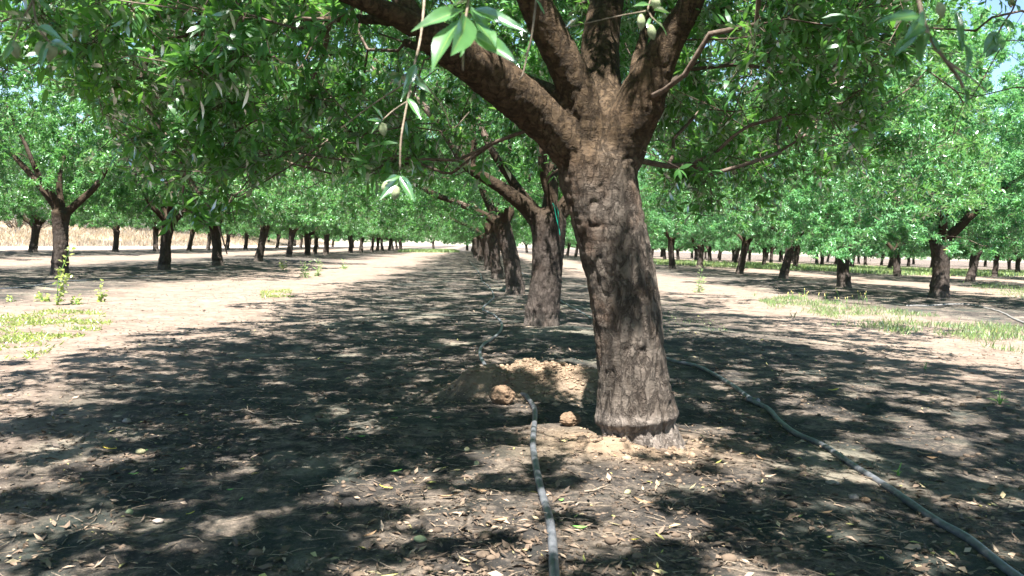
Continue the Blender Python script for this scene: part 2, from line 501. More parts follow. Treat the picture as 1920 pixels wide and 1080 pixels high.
def grow(scaf, att, rng, seg=.22, alpha=.30, droop=.05, tipr=.0026, expo=2.9, minL=0.0):
    """scaf: list of limbs; a limb = dict(P=(k,3), R=(k), par=(limb,idx) or None)"""
    S = Skel(); ids = []
    for lb in scaf:
        row = []
        par = -1 if lb['par'] is None else ids[lb['par'][0]][lb['par'][1]]
        for k in range(len(lb['P'])):
            par = S.node(lb['P'][k], par, lb['R'][k]); row.append(par)
        ids.append(row)
    cap = 60000
    PA = np.zeros((cap, 3)); LA = np.zeros(cap); OK = np.ones(cap) * 0
    n = len(S.P); PA[:n] = S.P; LA[:n] = S.L
    trunk_n = len(ids[0])
    OK[:trunk_n] = 50.0           # nothing sprouts from the trunk itself
    root = S.P[trunk_n - 1]
    order = np.argsort(np.linalg.norm(att - root, axis=1) + rng.uniform(-.25, .25, len(att)))
    for k in order:
        p = att[k]
        c = np.linalg.norm(PA[:n] - p, axis=1) + alpha * LA[:n] + OK[:n]
        b = int(np.argmin(c)); p0 = S.P[b]
        l = np.linalg.norm(p - p0)
        if l < .07: continue
        m = max(1, int(l / seg + .5))
        ctrl = p0 + S.dir[b] * l * .33 + np.array([0, 0, .08 * l]) + rng.normal(size=3) * .07 * l
        par = b
        for q in range(1, m + 1):
            t = q / m
            x = (1 - t) ** 2 * p0 + 2 * t * (1 - t) * ctrl + t * t * p + rng.normal(size=3) * .012 * (t < 1)
            par = S.node(x, par); PA[n] = x; LA[n] = S.L[-1]; n += 1
    P = np.array(S.P); par = np.array(S.par)
    acc = np.zeros(n); R = np.zeros(n)
    kids = np.zeros(n, int)
    for i in range(1, n):
        if par[i] >= 0: kids[par[i]] += 1
    big = np.full(n, -1); bigR = np.zeros(n)
    for i in range(n - 1, -1, -1):
        if kids[i] == 0: acc[i] = tipr ** expo
        R[i] = acc[i] ** (1 / expo)
        if S.fix[i] > 0: R[i] = S.fix[i]
        j = par[i]
        if j >= 0:
            acc[j] += acc[i]
            if R[i] > bigR[j]: bigR[j] = R[i]; big[j] = i
    return P, par, R, big, kids, np.array(S.fix), np.array(S.dir), [r for r in ids]

def branch_geo(P, par, R, big, fix, rmin=0.0, sides=None):
    g = Geo()
    n = len(P)
    for i in range(n):
        j = par[i]
        if fix[i] > 0: continue
        if j >= 0 and big[j] == i and fix[j] == 0: continue      # inside another chain
        ch = [i]; k = i
        while big[k] >= 0 and fix[big[k]] == 0:
            k = big[k]; ch.append(k)
        pts = ([P[j]] if j >= 0 else []) + [P[c] for c in ch]
        rr = ([min(R[i] * 1.15, R[j])] if j >= 0 else []) + [R[c] for c in ch]
        if rr[0] < rmin or len(pts) < 2: continue
        ns = 3 if rr[0] < .008 else (5 if rr[0] < .02 else 7)
        g.tube(pts, rr, ns, cap=False)
    return g

def light_quant(fr):
    """noise threshold that leaves a given share of the surface open"""
    return np.interp(fr, [0, .02, .05, .1, .2, .3, .4, .5, .6, .8, 1], [9, .98, .80, .62, .42, .27, .13, 0, -.13, -.42, -9])

def openings(W):
    """the crown is thin where the photo shows sun flecks on the floor and the trunk: rosettes over such a fleck are missing"""
    ts = np.array(to_sun)
    G = W - ts * ((W[:, 2] - .0) / ts[2])[:, None]
    inv = np.array(CM.inverted())
    C = G @ inv[:3, :3].T + inv[:3, 3]; zz = np.maximum(-C[:, 2], .2)
    px = 960 + F * C[:, 0] / zz; py = 540 - F * C[:, 1] / zz
    def z(x0, x1, y0, y1, sx, sy):
        return 1 / (1 + np.exp(-(px - x0) / sx)) / (1 + np.exp((px - x1) / sx)) / (1 + np.exp(-(py - y0) / sy)) / (1 + np.exp((py - y1) / sy))
    fr = .025 + 0 * py
    for (x0, x1, y0, y1, f, sx, sy) in [(620, 1420, 870, 1400, .68, 60, 20), (980, 1330, 790, 900, .60, 30, 14), (1280, 1930, 760, 1100, .36, 60, 20), (1290, 1560, 685, 740, .35, 30, 8), (-200, 260, 860, 1300, .52, 50, 22),
                                        (260, 640, 930, 1300, .34, 50, 20), (520, 660, 700, 770, .30, 30, 8), (850, 1100, 660, 750, .50, 20, 6), (700, 860, 690, 735, .3, 20, 6), (380, 560, 760, 800, .35, 30, 8), (880, 1000, 640, 660, .3, 30, 5), (1240, 1900, 600, 690, .14, 40, 10),
                                        (-100, 200, 700, 780, .22, 40, 12), (-400, 2400, 1080, 1500, .3, 60, 20), (1640, 1930, 700, 960, .18, 50, 20)]:
        fr = np.maximum(fr, f * np.minimum(1, 1.3 * z(x0, x1, y0, y1, sx, sy)))
    k = G[:, 1] > -.5
    nz = (noise2(G[:, 0] / .22, G[:, 1] / .25, 301) + .55 * noise2(G[:, 0] / .075, G[:, 1] / .09, 302)) / 1.05
    drop = k & (nz > light_quant(fr))
    # flecks on the front of the nearest trunk
    yt = MAIN[1] - .17
    t = (W[:, 1] - yt) / ts[1]
    T = W - ts * t[:, None]
    xc = MAIN[0] - .03 - .16 * T[:, 2]
    on = (t > 0) & (T[:, 2] > -.1) & (T[:, 2] < 1.7) & (np.abs(T[:, 0] - xc) < .3)
    f2 = np.where(T[:, 2] < .9, .48, .10)
    nt_ = noise2(T[:, 0] / .13, T[:, 2] / .17, 311) + .2 * noise2(T[:, 0] / .04, T[:, 2] / .05, 312)
    drop |= on & (nt_ > light_quant(f2))
    # light reaching the spray of leaves and the almonds hanging near the lens
    for q, rad in ((pt(865, 70, 1.27), .16), (pt(735, 300, 2.0), .10), (pt(1212, 45, 1.75), .08), (pt(985, 150, 1.82), .05), (pt(1020, 200, 4.0), .10), (pt(1130, 160, 4.4), .12)):
        d = W - q; al = d @ ts
        drop |= (al > 0) & (np.linalg.norm(d - al[:, None] * ts, axis=1) < rad)
    # silhouette of the near crowns at both edges of the view
    C = W @ inv[:3, :3].T + inv[:3, 3]; dz = -C[:, 2]; zz = np.maximum(dz, .2)
    px = 960 + F * C[:, 0] / zz; py = 540 - F * C[:, 1] / zz
    j = 35 * noise2(W[:, 0] / .4, W[:, 2] / .4, 320)
    hem = np.interp(px, [-400, 0, 180, 260, 330, 480, 560, 740, 860, 1240, 1300, 1480, 1600, 1680, 1780, 1850, 1900, 2300], [40, 110, 170, 330, 410, 390, 290, 350, 300, 400, 420, 370, 320, 190, 110, 30, -80, -200])
    drop |= (dz > .3) & (dz < 8.5) & (py > hem + j) & (px > -500) & (px < 2400)
    drop |= (W[:, 2] < 2.7) & (noise3(W[:, 0] / .38, W[:, 1] / .38, W[:, 2] / .38, 333) > .22)
    return ~drop

def leaves_on(P, par, R, dirs, kids, fix, rng, n_leaves, rmax=.0085, size=.085, wid=.024, rich=True, droop=.35, base=None, shoots=None):
    idx = np.where((R < rmax) & (fix == 0) & (par >= 0))[0]
    per = 6.5
    nr = int(n_leaves / per)
    w = np.linalg.norm(P[idx] - P[par[idx]], axis=1) * (1 + 1.2 * (kids[idx] == 0))
    ch = rng.choice(idx, nr, p=w / w.sum())
    t = rng.uniform(0, 1, nr)[:, None]; t = np.where((kids[ch] == 0)[:, None], t ** .5, t)
    B0 = P[par[ch]] * (1 - t) + P[ch] * t
    off = unit(rng.normal(size=(nr, 3))) * rng.uniform(0, .11, (nr, 1))
    B0 = B0 + off
    ax = unit(dirs[ch] * .8 + unit(rng.normal(size=(nr, 3))) * .9 + np.array([0, 0, .1]))
    if base is not None:
        ok_ = openings(B0 + ax * .05 + base)
        B0, ax, ch, off = B0[ok_], ax[ok_], ch[ok_], off[ok_]; nr = len(B0)
    cnt = rng.integers(4, 10, nr)
    slen = np.where(rng.uniform(size=nr) < .45, rng.uniform(.06, .20, nr), .02)
    if shoots is not None:
        for i in range(nr):
            a0 = B0[i] - off[i]; e = B0[i] + ax[i] * slen[i] - np.array([0, 0, .9 * slen[i] ** 2])
            shoots.tube([a0, B0[i], e], [.0019, .0016, .0009], 3, cap=False)
    ri = np.repeat(np.arange(nr), cnt); n = len(ri)
    A = ax[ri]
    q = unit(np.cross(A, unit(rng.normal(size=(n, 3)))))
    th = np.radians(rng.uniform(25, 85, n))[:, None]
    D = unit(A * np.cos(th) + q * np.sin(th) + np.array([0, 0, -1]) * rng.uniform(0, droop, (n, 1)))
    Nn = unit(np.array([0, 0, 1]) * .9 + A * .5 + rng.normal(size=(n, 3)) * .45)
    L = size * rng.uniform(.6, 1.2, n); W = wid * rng.uniform(.75, 1.2, n)
    sp = slen[ri][:, None] * rng.uniform(0, 1, (n, 1))
    B = B0[ri] + A * sp - np.array([0, 0, .9]) * sp ** 2
    V, Q, T = leaf_verts(B, D, Nn, L, W, rich, rng.uniform(.05, .4, n))
    clump = .5 + .5 * noise3(B0[:, 0] / .5, B0[:, 1] / .5, B0[:, 2] / .5, 5)
    lv = np.clip(.15 + .35 * clump[ri] + rng.uniform(-.15, .35, n), 0, .96)
    lv[rng.uniform(size=n) < .006] = 1.0
    if rich: lvf = np.concatenate([lv, lv, lv])
    else: lvf = np.concatenate([lv, lv])
    return V, Q, T, lvf, B0

def wood_mesh(name, limbs, voxel, amp=1.0, seed=0):
    """trunk and scaffold limbs fused into one skin, then bark relief pushed in and out"""
    g = Geo()
    for lb in limbs:
        C = np.hstack([lb['P'], np.array(lb['R'])[:, None]])
        C = catmull(C, .05)
        g.tube(C[:, :3], np.maximum(C[:, 3], .006), 20)
    me = g.mesh(name, True)
    o = bpy.data.objects.new("tmp", me); COL.objects.link(o)
    md = o.modifiers.new("r", 'REMESH'); md.mode = 'VOXEL'; md.voxel_size = voxel
    m2 = o.modifiers.new("s", 'SMOOTH'); m2.factor = .5; m2.iterations = 3
    dg = bpy.context.evaluated_depsgraph_get()
    out = bpy.data.meshes.new_from_object(o.evaluated_get(dg))
    bpy.data.objects.remove(o); bpy.data.meshes.remove(me)
    out.name = name
    n = len(out.vertices)
    V = np.empty(n * 3, np.float32); out.vertices.foreach_get("co", V); V = V.reshape(-1, 3).astype(float)
    Nn = np.empty(n * 3, np.float32); out.vertices.foreach_get("normal", Nn); Nn = Nn.reshape(-1, 3)
    x, y, z = V.T
    wob = noise3(x * 6, y * 6, z * 6, seed + 3) * .35
    a = noise3(x * 19 + wob, y * 19, z * 7.5 + wob * 1.5, seed); b = noise3(x * 44, y * 44, z * 20 + wob * 2, seed + 1); c = noise3(x * 3, y * 3, z * 2, seed + 2)
    fur = 1 - np.abs(a) * 2.2
    upper = np.clip((z - 1.35) / .5, 0, 1)
    d = (-np.clip(fur, 0, 1) ** 3 * .011 + b * .0048) * (1 - .6 * upper) + c * .008
    low = z < .19
    d = d + np.where(low, .006 * np.abs(noise3(x * 22, y * 22, z * 2, seed + 7)) - .002, 0)
    hor = noise3(x * 9, y * 9, z * 60, seed + 9)
    d = d + hor * .0022
    V = V + Nn * (d * amp)[:, None]
    out.vertices.foreach_set("co", V.astype(np.float32).ravel())
    out.polygons.foreach_set("use_smooth", np.ones(len(out.polygons), bool))
    out.update()
    return out

def crown_points(n, rng, Rx, ztop, zedge, zin, cx=0, cy=0, hollow=.35, pw=.5):
    """points in a dome: open underneath near the trunk, hanging at the rim"""
    out = []
    while len(out) < n:
        a = rng.uniform(0, 2 * np.pi); rr = rng.uniform() ** pw
        rad = Rx * (1 + .16 * math.sin(3 * a + 1.3) + .10 * math.sin(7 * a))
        zt = zedge + .5 + (ztop - zedge - .5) * math.sqrt(max(0, 1 - rr ** 2.4))
        zb = zin + (zedge - zin) * rr ** 1.6
        t = rng.uniform()
        # thicker towards the outside skin
        if rng.uniform() < hollow: t = t ** .4
        z = zb + (zt - zb) * t
        out.append((cx + rr * rad * math.cos(a), cy + rr * rad * math.sin(a), z))
    P = np.array(out)
    k = noise3(P[:, 0] / .9, P[:, 1] / .9, P[:, 2] / .9, 77)
    return P[k > -.45]

def assemble(name, loc, wood, branches, crown, rz=0, mats=('bark_far', 'twig', 'leaf')):
    t = empty(name, loc, rz)
    obj("trunk", wood, M[mats[0]], t)
    obj("branches", branches, M[mats[1]], t)
    obj("crown", crown, M[mats[2]], t)
    return t

def scaffold(rng, hf=1.05, r0=.2, lean=(0, 0), nl=4, reach=1.7, spec=None):
    """generic vase shaped almond tree: trunk then several limbs"""
    top = np.array([lean[0], lean[1], hf])
    ks = np.array([0, .1, .17, .2, .28, .5, .75, 1.0])
    P = np.outer(ks, top) + np.array([[0, 0, -.08 if k == 0 else 0] for k in ks])
    P[4:7, :2] += rng.normal(size=(3, 2)) * .012
    R = r0 * np.array([1.22, 1.05, 1.0, 1.09, .95, .9, .95, 1.12])
    limbs = [dict(P=P, R=R, par=None)]
    base = rng.uniform(0, 6.28)
    spec = spec or [(base + k * 2 * np.pi / nl + rng.uniform(-.35, .35), rng.uniform(.55, .95), rng.uniform(.85, 1.15)) for k in range(nl)]
    for az, slope, rl in spec:
        d = np.array([math.cos(az) * slope, math.sin(az) * slope, 1.0]); d /= np.linalg.norm(d)
        p = top - np.array([0, 0, .10]); pts = [p]; rs = [r0 * .62 * rl]
        m = 10; stp = reach / m
        for q in range(1, m + 1):
            d = d + np.array([0, 0, .07]) + rng.normal(size=3) * .15; d /= np.linalg.norm(d)
            p = p + d * stp; pts.append(p); rs.append(r0 * (.55 * rl) * (1 - .86 * q / m))
        limbs.append(dict(P=np.array(pts), R=np.array(rs), par=(0, 6)))
    return limbs

def make_variant(seed, name, hf, r0, lean, nl, Rx=4.0, ztop=7.0, zedge=1.65, natt=1350, nleaf=140000, spec=None, rich=False, voxel=.024, limbs=None, size=.098, wid=.029, zin=1.75, reach=3.1, base=None):
    rng = np.random.default_rng(seed)
    limbs = limbs or scaffold(rng, hf, r0, lean, nl, reach, spec)
    att = crown_points(natt, rng, Rx, ztop, zedge, zin)
    P, par, R, big, kids, fix, dirs, ids = grow(limbs, att, rng)
    wood = wood_mesh(name + "_trunk", limbs, voxel, 1.0, seed)
    bgg = branch_geo(P, par, R, big, fix, .0034)
    for lb in limbs[1:]:
        h_ = max(1, len(lb['P']) // 3)
        C_ = catmull(np.hstack([lb['P'][h_:], np.array(lb['R'])[h_:, None] * .96]), .08)
        if len(C_) > 2: bgg.tube(C_[:, :3], C_[:, 3], 8)
    bg_ = bgg.mesh(name + "_branches")
    V, Q, T, lv, _ = leaves_on(P, par, R, dirs, kids, fix, rng, nleaf, size=size, wid=wid, rich=rich, base=base)
    cm = mesh_np(name + "_crown", V, [Q, T], False, {"lv": ('FACE', lv)})
    return wood, bg_, cm

# ------------------------------------------------------------------ almonds, shared shape
def almond_mesh(name, seed=0, l=.040, w=.026, th=.019, wr=0.0):
    me = bpy.data.meshes.new(name)
    import bmesh
    bm = bmesh.new()
    bmesh.ops.create_icosphere(bm, subdivisions=3, radius=1)
    rs = random.Random(seed)
    for v in bm.verts:
        x, y, z = v.co
        taper = 1 - .30 * max(0, -z) ** 1.5 - .10 * max(0, z)
        seam = 1 - .10 * math.exp(-(y / .12) ** 2) * (1 if x > 0 else 0)
        k = 1 + wr * math.sin(9 * math.atan2(y, x) + 3 * z) * .05
        v.co = (x * w / 2 * 1.0 * taper * seam * k, y * th / 2 * 1.1 * taper * k, z * l / 2 - (.002 if z < -.9 else 0))
    bm.to_mesh(me); bm.free()
    for p in me.polygons: p.use_smooth = True
    return me
ALM = almond_mesh("almond", 1); ALM.materials.append(M['almond'])
ALM2 = almond_mesh("almond", 2, .042, .032, .026, 1.0); ALM2.materials.append(M['almond_old'])

def put_almond(parent, loc_world, base, mesh=ALM, s=1.0, rng=random, tilt=.5):
    o = bpy.data.objects.new("almond", mesh); COL.objects.link(o); o.parent = parent
    o.location = tuple(np.asarray(loc_world) - np.asarray(base))
    o.rotation_euler = (rng.uniform(-tilt, tilt), rng.uniform(-tilt, tilt), rng.uniform(0, 6.28)); o.scale = (s, s, s)
    return o

# ------------------------------------------------------------------ the nearest tree
def px_limb(rows, base, par):
    P = np.array([pt(x, y, d) for x, y, d, w in rows]) - base
    R = np.array([w * d / F / 2 for x, y, d, w in rows])
    return dict(P=P, R=R, par=par)

def build_main():
    rng = np.random.default_rng(5)
    D0 = MAIN[1]
    base = np.array([MAIN[0], MAIN[1], H1(*MAIN)])
    k = D0 / 4.2
    def s(rows): return [(x, y, d * k, w) for x, y, d, w in rows]
    limbs = []
    limbs.append(px_limb(s([(1212, 900, 4.2, 190), (1205, 850, 4.2, 164), (1200, 822, 4.2, 148), (1197, 803, 4.2, 134), (1196, 792, 4.2, 140), (1195, 781, 4.2, 158), (1193, 762, 4.2, 148), (1188, 720, 4.2, 134), (1184, 680, 4.2, 129),
                 (1177, 600, 4.2, 128), (1165, 520, 4.2, 133), (1148, 450, 4.2, 138), (1133, 390, 4.2, 140), (1122, 340, 4.2, 146), (1118, 300, 4.2, 148), (1122, 272, 4.2, 122), (1128, 245, 4.2, 84)]), base, None))
    A = s([(1102, 300, 4.2, 112), (1060, 255, 4.15, 96), (1008, 208, 4.1, 90), (955, 168, 4.0, 86), (900, 125, 3.9, 82), (850, 92, 3.8, 74), (800, 62, 3.7, 58)])
    limbs.append(px_limb(A, base, (0, 12)))
    limbs.append(px_limb(s([(780, 50, 3.66, 44), (740, 28, 3.6, 38), (680, 2, 3.5, 33), (600, -35, 3.4, 30), (480, -110, 3.25, 25), (300, -200, 3.2, 18)]), base, (1, 6)))
    limbs.append(px_limb(s([(785, 40, 3.75, 34), (762, 10, 3.8, 30), (735, -25, 3.9, 27), (690, -100, 4.1, 24), (640, -230, 4.4, 17)]), base, (1, 6)))
    limbs.append(px_limb(s([(765, 45, 3.7, 18), (700, 37, 3.75, 15), (610, 37, 3.8, 14), (520, 43, 3.85, 13), (440, 55, 3.9, 11), (360, 66, 4.0, 9), (280, 74, 4.1, 7)]), base, (1, 6)))
    limbs.append(px_limb(s([(1112, 300, 4.2, 100), (1095, 235, 4.13, 84), (1080, 165, 4.08, 75), (1056, 112, 4.03, 70), (1026, 50, 3.98, 66), (1000, 0, 3.93, 60), (970, -65, 3.85, 50), (915, -170, 3.7, 40), (850, -320, 3.6, 26)]), base, (0, 12)))
    limbs.append(px_limb(s([(1140, 290, 4.3, 90), (1133, 215, 4.42, 80), (1126, 140, 4.55, 77), (1128, 60, 4.65, 70), (1143, -10, 4.75, 60), (1170, -110, 4.9, 46), (1180, -260, 5.1, 30)]), base, (0, 12)))
    limbs.append(px_limb(s([(1146, 300, 4.2, 112), (1170, 245, 4.15, 102), (1200, 190, 4.1, 92), (1224, 135, 4.07, 76), (1255, 75, 4.03, 60), (1288, 20, 3.98, 50), (1320, -45, 3.93, 42), (1385, -140, 3.85, 34), (1480, -270, 3.8, 24)]), base, (0, 12)))
    limbs.append(px_limb(s([(1186, 200, 4.3, 36), (1192, 130, 4.35, 27), (1208, 65, 4.4, 23), (1232, -15, 4.45, 20), (1260, -120, 4.5, 14)]), base, (7, 2)))
    limbs.append(px_limb(s([(1080, 225, 4.35, 50), (1040, 182, 4.5, 40), (990, 158, 4.65, 34), (930, 135, 4.85, 28), (860, 115, 5.1, 22), (760, 80, 5.5, 15)]), base, (0, 12)))
    for rows in ([(1225, 770, 4.18, 60), (1250, 825, 4.12, 50), (1272, 855, 4.08, 40), (1296, 880, 4.05, 26)], [(1165, 770, 4.18, 60), (1150, 825, 4.14, 46), (1136, 860, 4.12, 30)]):
        limbs.append(px_limb(s(rows), base, None))
    wood = wood_mesh("almond_trunk", limbs, .0105, 1.0, 1)
    roots = limbs[-2:]; limbs = limbs[:-2]; n_thick = len(limbs)
    for rows in ([(300, 72, 4.08, 8), (272, 120, 4.1, 8), (265, 185, 4.1, 7.5), (300, 237, 4.05, 7), (340, 310, 4.0, 7), (380, 372, 3.95, 6), (402, 408, 3.9, 4.5), (428, 474, 3.88, 2.5)],
                 [(440, 55, 3.9, 9), (400, 130, 4.2, 8), (420, 200, 4.4, 7), (455, 290, 4.5, 6), (470, 350, 4.6, 3.5)],
                 [(620, 37, 3.8, 10), (600, 120, 4.2, 9), (560, 190, 4.6, 8), (500, 250, 5.0, 6), (440, 330, 5.3, 3.5)],
                 [(340, 310, 4.0, 6), (345, 350, 4.05, 4.5), (330, 400, 4.1, 3)]):
        limbs.append(px_limb(s(rows), base, (4, 6)))
    limbs[-1]['par'] = (n_thick, 4); limbs[-3]["par"] = (4, 4); limbs[-2]["par"] = (4, 2)
    att = crown_points(4600, rng, 5.0, 6.0, 1.6, 2.3, hollow=.5, pw=.52)
    # keep the space in front of the lens open (the camera stands under the rim of the crown)
    W = att + base
    keep = ~((W[:, 1] < 2.3) & (W[:, 2] < 2.3))
    att = att[keep]
    # low hanging branches seen left and right of the trunk
    hang = []
    for (x0, y0, x1, y1, d0, d1, n) in [(180, 150, 760, 330, 3.4, 6.5, 190), (250, 260, 470, 420, 3.6, 5.2, 45), (560, 240, 880, 330, 4.2, 6.2, 60), (1240, 120, 1640, 330, 3.9, 6.4, 170), (1300, 300, 1480, 410, 4.4, 5.6, 26),
                                        (0, -20, 620, 150, 3.0, 5.0, 120), (1330, -40, 1700, 120, 3.2, 5.2, 110)]:
        for _ in range(n):
            hang.append(pt(rng.uniform(x0, x1), rng.uniform(y0, y1), rng.uniform(d0, d1)) - base)
    att = np.vstack([att, np.array(hang)])
    P, par, R, big, kids, fix, dirs, ids = grow(limbs, att, rng, tipr=.0021)
    bgg = branch_geo(P, par, R, big, fix, 0)
    for lb in limbs[n_thick:]:
        C_ = catmull(np.hstack([lb['P'], lb['R'][:, None]]), .05); bgg.tube(C_[:, :3] + rng.normal(size=(len(C_), 3)) * .003, C_[:, 3], 6)
    V, Q, T, lv, B0 = leaves_on(P, par, R, dirs, kids, fix, rng, 520000, size=.074, wid=.020, rich=True, base=base, shoots=bgg)
    bm_ = bgg.mesh("branches")
    cm = mesh_np("crown", V, [Q, T], False, {"lv": ('FACE', lv)})
    t = assemble("almond_tree", tuple(base), wood, bm_, cm, 0, ('bark', 'twig', 'leaf'))
    tag(t, "nearest almond tree with thick leaning furrowed trunk and great forked limbs", "tree", "almond trees of the orchard")
    # almonds hanging where the lens can see them
    Wb = B0 + base
    inv = np.array(CM.inverted())
    C = Wb @ inv[:3, :3].T + inv[:3, 3]
    px = 960 + F * C[:, 0] / -C[:, 2]; py = 540 - F * C[:, 1] / -C[:, 2]
    ok = np.where((px > 0) & (px < 1920) & (py > 0) & (py < 420) & (-C[:, 2] < 5.2) & (-C[:, 2] > 2))[0]
    for i in rng.choice(ok, 85, replace=False):
        q = Wb[i] - np.array([0, 0, .03])
        put_almond(t, q, base, s=rng.uniform(.8, 1.1), tilt=.6)
    return t

main_tree = build_main()

# ------------------------------------------------------------------ the tree standing behind the camera
def build_behind():
    bx = ROW0 + SL * (-2.3); by = -2.3
    base = np.array([bx, by, H1(bx, by)])
    spec = [(math.radians(95), 1.0, 1.0), (math.radians(20), .8, 1.0), (math.radians(170), .8, .95), (math.radians(265), .8, .95)]
    w, b, c = make_variant(91, "behind", 1.4, .19, (.05, .05), 4, Rx=4.6, ztop=5.8, zedge=2.2, natt=1500, nleaf=270000, spec=spec, rich=True, size=.078, wid=.021, zin=2.5, base=base)
    t = assemble("almond_tree", tuple(base), w, b, c)
    tag(t, "almond tree whose bright leafy twigs hang into the top of the photo", "tree", "almond trees of the orchard")
    def sprig(twigs, leaves, nuts, nm="hanging_twig", lw=.26):
        g = Geo()
        for tw, r0, r1 in twigs:
            P = catmull(np.array([pt(*q) for q in tw]), .012) - base
            rr = np.linspace(r0, r1, len(P)) * (1 + .12 * np.sin(np.arange(len(P)) * 1.9))
            g.tube(P, rr, 7)
        o = obj(nm, g.mesh(nm), M['twig_close'], t)
        for (x0, y0, x1, y1, d0, d1, wf) in leaves:
            B = pt(x0, y0, d0); E = pt(x1, y1, d1)
            D = E - B; L = np.linalg.norm(D); D = D / L
            sd = random.random()
            N = unit(np.array([random.uniform(-.8, .8), -.9 + .8 * random.random(), random.uniform(.2, .8)]))
            n = 9; ts = np.linspace(0, 1, n); half = wf * .80 * L * np.array([.03, .55, .86, 1, .98, .84, .6, .3, .0])
            S = unit(np.cross(D, N)); N2 = np.cross(S, D)
            V = []
            for i_, tt in enumerate(ts):
                c0 = (B - base) + D * L * tt - N2 * L * .18 * tt * tt + N2 * L * .012 * math.sin(5 * tt + sd * 6)
                for sgn, dz in ((-1, .34), (-.5, .14), (-.07, 0), (.07, 0), (.5, .14), (1, .34)):
                    V.append(c0 + S * half[i_] * sgn * .5 + N2 * half[i_] * (dz * .6 + .10 * abs(sgn) * math.sin(9 * tt + sd * 9 + 2 * sgn)))
            V = np.array(V); Qd = []
            for i_ in range(n - 1):
                for j_ in range(5):
                    a_ = i_ * 6 + j_; Qd.append((a_, a_ + 1, a_ + 7, a_ + 6))
            l0 = random.uniform(.05, .6)
            lvv = np.array([.95 if q_ % 5 == 2 else l0 + random.uniform(0, .18) for q_ in range(len(Qd))])
            me = mesh_np("leaf", V, [np.array(Qd)], True, {"lv": ('FACE', lvv)})
            obj("leaf", me, M['leaf_close'], o)
        for (x, y, d, s_) in nuts:
            put_almond(o, pt(x, y, d), base, s=s_ * .85, tilt=.3)
        return o
    random.seed(3)
    # bright spray of leaves at the top centre
    sprig([([(905, -160, 1.5), (885, -60, 1.38), (876, 15, 1.32), (870, 60, 1.30), (868, 132, 1.30)], .0042, .0016)],
          [(872, 20, 775, 36, 1.32, 1.24, .30), (870, 35, 795, 108, 1.31, 1.22, .36), (872, 40, 838, 96, 1.33, 1.38, .30), (878, 60, 970, 104, 1.32, 1.25, .30), (885, 20, 984, 42, 1.32, 1.27, .28),
           (874, 30, 866, 92, 1.30, 1.22, .5), (890, 40, 936, 74, 1.32, 1.26, .42), (876, 5, 836, 2, 1.34, 1.28, .28), (888, 0, 918, -36, 1.32, 1.28, .3), (880, 10, 925, 68, 1.34, 1.30, .32),
           (868, 70, 868, 104, 1.30, 1.28, .4), (884, 0, 850, -45, 1.34, 1.28, .3), (880, -10, 945, -30, 1.33, 1.26, .3)], [])
    # two twigs with almonds lower down left of the limb
    sprig([([(800, -60, 2.4), (790, 60, 2.2), (775, 130, 2.1), (764, 190, 2.05), (752, 260, 2.0), (750, 318, 2.0)], .0045, .0022), ([(764, 190, 2.05), (740, 205, 2.02), (716, 226, 2.0)], .002, .0012),
           ([(775, 130, 2.1), (830, 200, 2.1), (848, 240, 2.12), (880, 210, 2.15)], .002, .0014), ([(770, 150, 2.08), (700, 195, 2.1), (640, 240, 2.2)], .002, .0012)],
          [(716, 226, 690, 222, 2.0, 1.97, .3), (716, 226, 694, 246, 2.0, 1.98, .3), (718, 224, 702, 196, 2.0, 1.98, .3), (775, 140, 800, 170, 2.1, 2.05, .3), (770, 160, 748, 185, 2.08, 2.04, .3), (780, 120, 760, 165, 2.1, 2.05, .34),
           (750, 330, 776, 372, 2.0, 1.96, .36), (748, 335, 712, 372, 2.0, 1.96, .34), (750, 330, 722, 338, 2.0, 1.97, .4), (752, 330, 768, 342, 2.0, 1.98, .35), (785, 130, 830, 120, 2.1, 2.05, .28), (764, 185, 790, 215, 2.05, 2.0, .3)],
          [(718, 242, 2.0, .95), (722, 352, 1.99, .9), (742, 362, 1.97, .95)])
    sprig([([(1010, -40, 1.9), (998, 60, 1.85), (990, 95, 1.84), (980, 140, 1.82), (974, 150, 1.82)], .0028, .0018), ([(990, 95, 1.84), (978, 112, 1.83)], .0015, .001)],
          [(1004, 0, 1024, 22, 1.86, 1.84, .3)], [])
    # almonds and leaves at the top right of the trunk
    sprig([([(1240, -120, 1.9), (1225, -20, 1.8), (1215, 20, 1.76), (1232, 42, 1.75)], .003, .0015), ([(1215, 20, 1.76), (1160, 30, 1.78), (1060, 52, 1.85)], .0014, .0008)],
          [(1225, 20, 1262, 18, 1.76, 1.72, .35), (1228, 38, 1256, 60, 1.75, 1.72, .3), (1222, 30, 1212, 52, 1.76, 1.74, .4), (1222, 10, 1190, 5, 1.76, 1.73, .3), (1060, 52, 1085, 32, 1.85, 1.82, .3)],
          [(1202, 41, 1.75, .95), (1222, 60, 1.74, .9), (1229, 5, 1.76, .9)])
